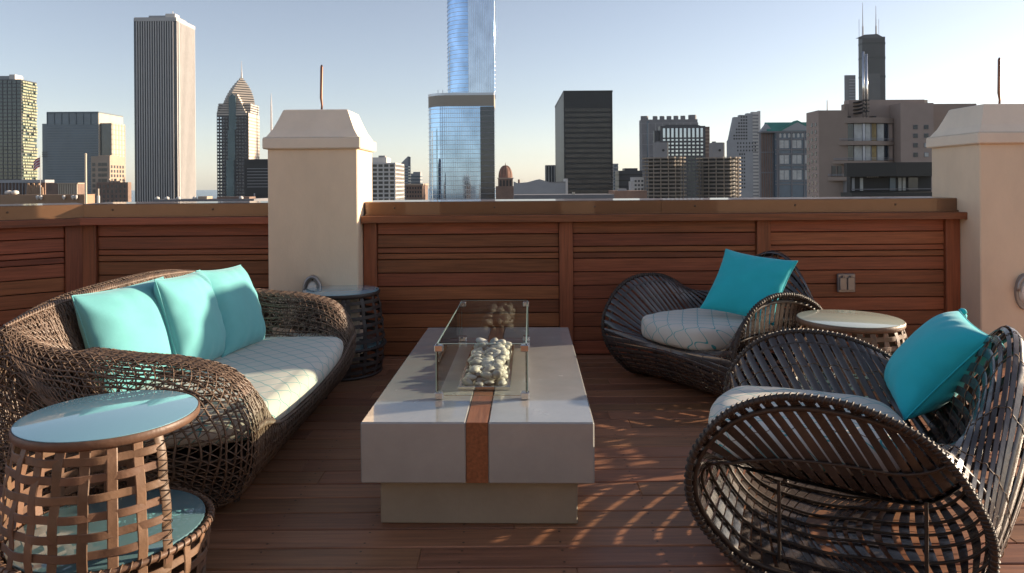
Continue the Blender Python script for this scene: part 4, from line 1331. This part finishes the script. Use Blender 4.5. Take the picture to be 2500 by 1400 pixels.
# --- round balcony towers (sixteen lobes on every floor)
def corn_tower(label, xc_px, core_px, D):
    x, _ = W(xc_px, 430, D + 19); px = D / F
    root = thing('balcony_tower', label, 'tower', (x, D + 19, GZ), 0, 'round towers with lobed balconies')
    Rr = 54.5 * px
    zt = W(xc_px, 386, D)[1] - GZ
    n = 16; pts = []; pin = []
    for i in range(n * 6):
        a = 2 * math.pi * i / (n * 6)
        ph = (i % 6) / 6 * 2 - 1
        pts.append(((Rr - 2.6 + 2.6 * math.sqrt(max(0, 1 - ph * ph * .92))) * math.cos(a), (Rr - 2.6 + 2.6 * math.sqrt(max(0, 1 - ph * ph * .92))) * math.sin(a)))
    b = MB(); b.prism(pts, 0, .35); slab = b.mesh('balcony_slab'); slab.materials.append(B['corn'])
    b = MB(); N = len(pts); q = [(p[0] * 1.002, p[1] * 1.002) for p in pts]
    vs = [(p[0], p[1], .62) for p in q] + [(p[0], p[1], 1.25) for p in q]
    b.add(vs, [(i, (i+1) % N, N + (i+1) % N, N + i) for i in range(N)]); railm = b.mesh('balcony_rail'); railm.materials.append(B['corn'])
    b = MB(); b.cyl(0, 0, 0, zt, Rr - 4.6, Rr - 4.6, 48); b.obj('glazed_drum', B['dark'], root)
    z = zt; k = 0
    while k < 12:
        link('balcony_slab', slab, None, root, (0, 0, z - .35)); link('balcony_rail', railm, None, root, (0, 0, z - .35)); z -= 9.3 * px; k += 1
    for i in range(n):
        a = 2 * math.pi * (i + .0) / n
        b = MB(); b.tube([((Rr - 2.4) * math.cos(a), (Rr - 2.4) * math.sin(a), zt - 40), ((Rr - 2.4) * math.cos(a), (Rr - 2.4) * math.sin(a), zt)], .45, 6); b.obj('column', B['corn'], root)
    c0, c1 = [(W(p, 360, D + 11)[0] - x) for p in core_px]
    zc = W(xc_px, 346.5, D)[1] - GZ
    b = MB(); b.box(c0, c1, -8, 4, zt - 1, zc); core = b.obj('core_top', B['grey'], root)
    b = MB(); b.lathe([(1.1, 0), (1.1, .3)], 16); b.obj('porthole', B['dark'], core, loc=((c0 * .35 + c1 * .65), -8.2 + .05, W(xc_px, 366, D)[1] - GZ), rot=(R(90), 0, 0))
    b = MB(); b.box(c1 + .01, c1 + 1.2, -7.6, 3.6, zt - 1, zc - .1); b.obj('core_side', B['paletan'], root)
    b = MB(); b.box(c0 + 2, c1 - 5, -3, 2, zc, zc + 1.2); b.obj('roof_plant', B['midgrey'], root)
corn_tower('round concrete tower with lobed balconies nearest the black tower', 1622, (1601, 1629), 600)
corn_tower('round concrete tower with lobed balconies beside the white stepped tower', 1754, (1740, 1766), 612)

# --- white stepped tower
t = Tower('stepped_tower', 'white tower sloping up to stepped peaks between round tower and green gables', 'tower', 1778, 1838, 345, 1100, 9)
t.body(B['greystone'], z1=t.Z(345))
P = [(t.X(1778), t.Z(345)), (t.X(1838), t.Z(345)), (t.X(1838), t.Z(277)), (t.X(1824), t.Z(277)), (t.X(1824), t.Z(281)), (t.X(1806), t.Z(281)), (t.X(1806), t.Z(286)), (t.X(1793), t.Z(286)), (t.X(1781), t.Z(341))]
b = MB(); b.prism_y(P, 0, 9); b.obj('sloped_front', B['greystone'], t.root)
zz = [t.Z(285 + 8 * k) for k in range(8)]
b = MB()
for k in range(8):
    for i in range(3 + k // 2):
        xa = t.X(1823 - 6 * i); b.box(xa - 1.2, xa + 1.2, -.15, .3, t.Z(288 + 7.6 * k), t.Z(284 + 7.6 * k))
b.obj('window_grid', B['dark'], t.root, kind='stuff')
b = MB()
for k in range(13):
    for i in range(3 if k > 2 else 7): b.box(t.X(1823 + 5.5 * (i - 3) * (1 if k > 2 else 1.3)) - 1, t.X(1823 + 5.5 * (i - 3) * (1 if k > 2 else 1.3)) + 1, -.15, .3, t.Z(352 + 9 * k), t.Z(348 + 9 * k))
b.obj('lower_window_grid', B['dark'], t.root, kind='stuff')
t.box('bright_wing', B['white'], t.X(1838) + .05, t.X(1857), 4, 10, 0, t.Z(273))
for k in range(26): t.box('wing_band', B['grey'], t.X(1838) + .1, t.X(1857) + .2, 3.6, 4.3, t.Z(283.5 + 8.2 * k), t.Z(280 + 8.2 * k))
t.box('wing_edge', B['white'], t.X(1854), t.X(1859), 3, 10, 0, t.Z(271))

# --- gabled glass office with green roof
t = Tower('gabled_office', 'glass office with copper green gabled roof left of the brown apartments', 'tower', 1893, 1990, 322, 480, 10)
t.body(B['blueglass'])
t.box('left_return', B['midgrey'], t.X(1861), t.X(1893) - .05, 3, 6, 0, t.Z(322))
P = [(t.X(1861), t.Z(321)), (t.X(1893) - .1, t.Z(321)), (t.X(1876), t.Z(301))]
b = MB(); b.prism_y(P, 2.6, 7); b.obj('side_gable', B['greystone'], t.root)
b = MB(); b.prism_x([(1, t.Z(321)), (12, t.Z(321)), (6.5, t.Z(297))], t.X(1876), t.X(2010)); b.obj('green_roof', B['copper'], t.root)
P = [(t.X(1897), t.Z(321)), (t.X(2000), t.Z(321)), (t.X(1947), t.Z(294))]
b = MB(); b.prism_y(P, -.3, 6); b.obj('front_gable', B['copper'], t.root)
P = [(t.X(1908), t.Z(319.5)), (t.X(1988), t.Z(319.5)), (t.X(1947), t.Z(299))]
b = MB(); b.prism_y(P, -.5, 0); b.obj('gable_panel', B['greystone'], t.root)
t.box('cornice', B['midgrey'], t.X(1860), t.X(2000), -.8, 9, t.Z(324), t.Z(320.5))
for k in range(8): 
    xa = t.X(1905 + 11 * k); b = MB(); b.prism_y([(xa - .75, t.Z(336)), (xa + .75, t.Z(336)), (xa + .75, t.Z(328)), (xa, t.Z(325.5)), (xa - .75, t.Z(328))], -.25, .2); b.obj('arched_window', B['curtain'], t.root)
for p0 in (1896, 1899.5, 1931, 1962): t.box('pier', B['midgrey'], t.X(p0), t.X(p0 + 2.6), -.6, .3, 0, t.Z(324))
for y in (339, 364, 375, 402, 412, 441, 449): t.box('floor_band', B['midgrey'], t.X(1893), t.X(1992), -.4, .3, t.Z(y + 3), t.Z(y))
for p0 in (1863, 1868.5, 1874, 1880, 1886): t.box('pier', B['brick'], t.X(p0), t.X(p0 + 2.3), 2.4, 3.2, 0, t.Z(326))
for y in (370, 420): t.box('floor_band', B['midgrey'], t.X(1861), t.X(1893), 2.2, 3.2, t.Z(y + 3), t.Z(y))
for i in range(6):
    for y0, y1 in ((343, 362), (379, 400), (416, 439)):
        p0 = (1903, 1915, 1934, 1946, 1965, 1978)[i]
        t.box('window_panel', B['curtain'], t.X(p0), t.X(p0 + 10.5), -.2, .25, t.Z(y1), t.Z(y0))

# --- supertall dark tower with twin antennas
t = Tower('twin_antenna_tower', 'distant very tall dark tower with two white antennas', 'tower', 2106, 2161, 90, 1760, 22)
t.body(B['sears'])
b = MB(); b.prism_y([(t.X(2100), t.Z(90.5)), (t.X(2161), t.Z(90.5)), (t.X(2146), t.Z(82.5)), (t.X(2115), t.Z(84))], 4, 20); b.obj('roof_plant', B['sears'], t.root)
t.box('shoulder', B['midgrey'], t.X(2070), t.X(2095), 10, 16, 0, t.Z(182))
for k in range(9): t.box('shoulder_band', B['greystone'], t.X(2079), t.X(2094), 9.5, 10.2, t.Z(194 + 7 * k), t.Z(192 + 7 * k))
t.box('front_tube', B['sears'], t.X(2117), t.X(2147), -6, 0, 0, t.Z(181))
for y in (104, 139, 185): t.box('louvre_band', B['black'], -t.w/2 - .4, t.w/2 + .4, -.5, t.d, t.Z(y + 5), t.Z(y))
b = MB()
for k in range(26): b.box(t.X(2107 + 2.1 * k), t.X(2107.7 + 2.1 * k), -.35, .2, t.Z(300), t.Z(93))
b.obj('mullions', B['black'], t.root, kind='stuff')
for p0, yt in ((2112, 4), (2144.5, 12)):
    b = MB(); b.tube([(t.X(p0, 50), 12, t.Z(88)), (t.X(p0, 50), 12, t.Z(62)), (t.X(p0, 50), 12, t.Z(60)), (t.X(p0, 50), 12, t.Z(yt))], [2.2, 2.0, 1.2, .5], 8); b.obj('antenna', B['antenna'], t.root)
for p0, yt in ((2104, 45), (2152.5, 44)):
    b = MB(); b.tube([(t.X(p0, 60), 14, t.Z(88)), (t.X(p0, 60), 14, t.Z(yt))], .55, 5); b.obj('whip_antenna', B['antenna'], t.root)

# --- brown apartment building with curved balconies
t = Tower('apartment_building', 'brown precast apartment building with curved glazed balconies left of the right pillar', 'building', 2002, 2272, 270, 190, 40)
X, Z = t.X, t.Z
def XY(px, y): return W(px, 400, t.D + y)[0] - t.cx
t.box('left_wing', B['pink2'], X(2000), X(2070), 0, 7.6, 0, Z(269))
# angled left flank
t.box('left_flank', B['pink'], X(2000) - .12, X(2000) - .005, .02, 7.8, 0, Z(269) + .05)
for yy_ in (1.2, 3.6, 6.0):
    for y in range(298 if yy_ < 5 else 320, 480, 18):
        t.box('flank_window', B['dkglass'], X(2000) - .2, X(2000) - .1, yy_, yy_ + 1.0, Z(y + 9), Z(y))
t.box('core_block', B['pink'], XY(2074, 4), XY(2258, 4), 4, 7, 0, Z(240))
t.box('core_step', B['pink2'], XY(2063, 4), XY(2074, 4) - .02, 4.1, 6, 0, Z(250))
t.box('right_block', B['pink'], X(2192), X(2272), -1.5, 3.8, 0, Z(254))
t.box('far_right_block', B['pink2'], XY(2274, 4), XY(2385, 4), 4, 8, 0, Z(251))
t.box('sunlit_corner', B['paletan'], XY(2258, 4) + .01, XY(2268, 4), 4.4, 6.8, Z(254), Z(240.5))
for i, p0 in enumerate((2222, 2248)):
    for j, y in enumerate((307, 328, 351, 374)):
        f = t.box('window', B['midgrey'], X(p0), X(p0 + 11), -1.62, -1.3, Z(y + 11), Z(y))
        b = MB(); b.box(X(p0 + 1), X(p0 + 10), -1.68, -1.6, Z(y + 10), Z(y + .8)); b.obj('pane', B['curtain'] if (i and j > 1) else B['dkglass'], f, loc=(0, 0, 0))
for p0 in (2276, 2283, 2290): t.box('window', B['dkglass'], X(p0), X(p0 + 5), 3.8, 4.3, Z(316), Z(306))
# curved bay: glazing drum and curved slabs
def arc_plan(xl, xr, yb, bulge, n=14):
    P = []
    for i in range(n + 1):
        f = i / n; P.append((xl + (xr - xl) * f, yb - bulge * math.sin(math.pi * (0.12 + .88 * f)) ))
    return P + [(xr, yb + 1.6), (xl, yb + 1.6)]
b = MB(); b.prism(arc_plan(X(2056), X(2192), 2.5, 2.4), 0, Z(296)); b.obj('bay_glazing', B['navyglass'], t.root, smooth=True, angle=30)
for i, (xl, y0, y1) in enumerate(((2046, 288, 301), (2036, 345, 355), (2025, 393, 400), (2014, 432, 441))):
    b = MB(); b.prism(arc_plan(X(xl), X(2196), 2.2, 3.6 + .5 * i), Z(y1), Z(y0)); b.obj('balcony_slab', B['pink2'], t.root, smooth=True, angle=30)
    if i:
        for zr in (y0 - 6.5, y0 - 3.2):
            b = MB(); b.tube([(x_, y_ - .05, Z(zr)) for x_, y_ in arc_plan(X(xl + 3), X(2196), 2.2, 3.5 + .5 * i)[:15]], .05, 5); b.obj('balcony_rail', B['rail'], t.root)
for i, (y0, y1) in enumerate(((301, 345), (355, 393))):
    for k, (p0, p1, m_) in enumerate(((2086, 2105, 'curtain'), (2106, 2112, 'rail'), (2113, 2125, 'curtain'), (2128, 2140, 'amber'), (2142, 2160, 'curtain'), (2176, 2188, 'pink'))):
        f = (0.5 * (p0 + p1) - 2056) / 136.
        yb = 2.5 - 2.4 * math.sin(math.pi * (.12 + .88 * f))
        t.box('bay_window', B[m_], X(p0), X(p1), yb - .28, yb + .5, Z(y1 - 1), Z(y0 + 1))
    for p0 in (2070, 2085.5, 2126, 2141, 2161, 2175):
        f = (p0 - 2056) / 136.; yb = 2.5 - 2.4 * math.sin(math.pi * (.12 + .88 * f))
        t.box('bay_mullion', B['midgrey'], X(p0), X(p0 + 1.4), yb - .4, yb + .4, Z(y1), Z(y0))
t.box('lower_pier', B['pink'], X(2065), X(2098), -1.6, 3, 0, Z(402))
t.box('lower_block', B['grey'], X(2058), X(2100), -2.5, 0, 0, Z(434))
for p0 in (2030, 2044): t.box('balcony_door', B['dkglass'], X(p0), X(p0 + 10), -.2, .2, Z(430), Z(405))
for p0 in (2074, 2136): t.box('roof_vent', B['dark'], X(p0), X(p0 + 8), .8, 3, Z(290), Z(283))
# twin polished flues
for p0 in (2104.5, 2112.5):
    b = MB(); b.tube([(X(p0), -1.1, Z(291)), (X(p0 - .6), -1.1, Z(128 if p0 < 2108 else 134))], .28, 10); b.obj('flue_pipe', B['chrome'], t.root, smooth=True)
for y in (246, 255, 264, 273): t.box('flue_bracket', B['dark'], X(2101), X(2117), -1.5, 4, Z(y + 2), Z(y))
b = MB(); b.tube([(X(2053), 8, Z(270)), (X(2053), 8, Z(236))], [.16, .1], 6); b.obj('roof_mast', B['antenna'], t.root)

# --- dark flat-roofed pavilion in front of the apartments
t = Tower('roof_pavilion', 'low charcoal flat roofed pavilion in front of the brown apartments', 'building', 2080, 2290, 398, 120, 4)
X, Z = t.X, t.Z
b = MB(); b.prism([(X(2078), 1.5), (X(2182), -.8), (X(2295), 0), (X(2295), 2.6), (X(2078), 2.6)], Z(431), Z(397)); b.obj('canopy_fascia', B['canopy'], t.root)
t.box('back_wall', B['dark'], X(2094), X(2296), 2.7, 4, 0, Z(431))
for p0, p1, m_ in ((2098, 2104, 'greystone'), (2118, 2125, 'curtain'), (2192, 2206, 'blueglass'), (2213, 2221, 'curtain'), (2224, 2231, 'curtain'), (2238, 2262, 'navyglass')):
    t.box('door_panel', B[m_], X(p0), X(p1), 2.55, 2.75, Z(466), Z(434))
for k in range(6): t.box('downlight', B['white'], X(2126 + 5 * k), X(2128.5 + 5 * k), 1.2, 1.4, Z(433), Z(431.2))
t.box('terrace_rail', B['midgrey'], X(2082), X(2290), .5, .62, Z(463), Z(461))
t.box('floor_deck', B['canopy'], X(2078), X(2295), -.2, 3.9, 0, Z(470))

# --- near roofs just above the coping on the left
t = Tower('ribbed_building', 'low brown building with vertical ribs beyond the left parapet', 'building', 112, 190, 447, 330, 7)
t.body(B['brick'])
for k in range(11): t.box('rib', B['paletan'], t.X(143 + 4.4 * k), t.X(145 + 4.4 * k), -.4, .3, t.Z(480), t.Z(450))
t.box('cornice', B['tan'], t.X(140), t.X(191), -.5, 6.5, t.Z(450), t.Z(447))
t = Tower('columned_building', 'dark low building with columns at the far left skyline', 'building', -60, 110, 440, 360, 7)
t.body(B['brick'])
for k in range(12): t.box('column', B['midgrey'], t.X(-4 + 8.4 * k), t.X(-1 + 8.4 * k), -.6, .3, t.Z(482), t.Z(447))
t.box('cornice', B['greystone'], -t.w/2 - .5, t.w/2 + .5, -.8, 6.5, t.Z(447), t.Z(440))
for k in range(9):
    b = MB(); xq = t.X(78 + 4.2 * k); b.tube([(xq, -3, t.Z(482)), (xq + .1, -3, t.Z(448 + (k % 3) * 5))], [.9, .5], 6); b.obj('chimney_pot', B['roofbrown'], t.root)
t = Tower('near_roof', 'tan neighbouring roof edge just above the left coping', 'building', -40, 206, 476, 60, 1.5)
t.body(B['roofbrown'])
for p0 in (94, 102, 158, 180, 188):
    b = MB(); b.lathe([(.03, 0), (.12, .16), (.13, .34), (.05, .4)], 10); b.obj('flood_lamp', B['white'], t.root, loc=(t.X(p0), -.15, t.Z(489)), smooth=True)
for p0 in (4, 20): 
    b = MB(); b.lathe([(.05, 0), (.3, .12), (.26, .3), (.1, .38)], 12); b.obj('roof_vent', B['white'], t.root, loc=(t.X(p0), .8, t.h), smooth=True)
x, z = W(209, 378, 58)
r_ = thing('roof_pole', 'pale upright pole rising above the left coping', 'pole', (x, 58, GZ))
b = MB(); b.tube([(0, 0, 0), (0, 0, z - GZ)], [.10, .085], 8); b.obj('pole_shaft', B['paletan'], r_)
b = MB(); b.lathe([(.02, 0), (.11, .02), (.08, .10), (.01, .14)], 8); b.obj('pole_cap', B['paletan'], r_, loc=(0, 0, z - GZ - .01))
x, z = W(240, 461, 56)
r_ = thing('roof_pipe', 'short pale vent pipe beside the upright pole', 'pipe', (x, 56, GZ))
b = MB(); b.tube([(0, 0, 0), (0, 0, z - GZ)], .06, 8); b.obj('pipe_shaft', B['paletan'], r_)
b = MB(); b.tube([(0, 0, 0), (0, 0, W(240, 478, 56)[1] - GZ)], .11, 8); b.obj('pipe_sleeve', B['white'], r_)
x, z = W(98, 384, 90)
r_ = thing('flag_pole', 'thin pole carrying a small red and white striped flag', 'flag', (x, 90, GZ))
b = MB(); b.tube([(0, 0, 0), (0, 0, z - GZ + .2)], .04, 6); b.obj('pole_shaft', B['greystone'], r_)
n = 8
for k in range(7):
    vs = []; fs = []
    for i in range(n + 1):
        f = i / n; xx = -.85 * f; dz = -.55 * f ** 1.3; yy_ = .07 * math.sin(f * 9)
        vs += [(xx, yy_, z - GZ - .17 * k + dz), (xx, yy_, z - GZ - .17 * (k + 1) + dz)]
    for i in range(n): fs.append((2*i, 2*i+1, 2*i+3, 2*i+2))
    b = MB(); b.add(vs, fs); b.obj('flag_stripe', mat('flag_stripe_red' if k % 2 == 0 else 'flag_stripe_white', (.45, .06, .08) if k % 2 == 0 else (.7, .68, .7), .9), r_)
t = Tower('roof_plant', 'low rooftop with white vents below the tall pale tower', 'building', 372, 620, 487, 160, 10)
t.body(B['midgrey'])
for p0, y in ((378, 479), (402, 481), (430, 482), (470, 480), (584, 476)):
    b = MB(); b.lathe([(.15, 0), (.5, .1), (.45, .5), (.15, .7)], 10); b.obj('vent_cowl', B['white'], t.root, loc=(t.X(p0), 1.0, t.h - .05), smooth=True)
t.box('plant_box', B['tan'], t.X(478), t.X(500), 1, 4, t.h, t.Z(480)); t.box('plant_box', B['brick'], t.X(520), t.X(600), 2, 6, t.h, t.Z(482))
# low city filling the ground between the towers, below the coping line
t = Tower('dome_roof_block', 'low grey rooftops between the domed tower and the black tower', 'building', 1255, 1500, 476, 230, 20)
t.body(B['midgrey'])
t.box('plant_box', B['paletan'], t.X(1398), t.X(1404), 1, 3, t.h, t.Z(470))
t = Tower('low_roofs', 'low tan rooftops in front of the round balcony towers', 'building', 1500, 1580, 466, 330, 20)
t.body(B['brick']); t.box('plant_box', B['greystone'], t.X(1512), t.X(1530), 1, 6, t.h, t.Z(461))

# ------------------------------------------------------------------ thin city haze
hz = bpy.data.materials.new('haze_air'); hz.use_nodes = True
nt = hz.node_tree
for n_ in list(nt.nodes): nt.nodes.remove(n_)
out = nt.nodes.new('ShaderNodeOutputMaterial'); pv = nt.nodes.new('ShaderNodeVolumePrincipled')
pv.inputs['Color'].default_value = (.66, .82, 1.0, 1)
pv.inputs['Density'].default_value = 2e-5
pv.inputs['Anisotropy'].default_value = 0.0
nt.links.new(pv.outputs[0], out.inputs['Volume'])
b = MB(); b.box(-16500, 16500, -4500, 15500, GZ - 7, 520)
b.obj('haze', hz, kind='stuff', label='thin bluish city haze filling the air', cat='haze')
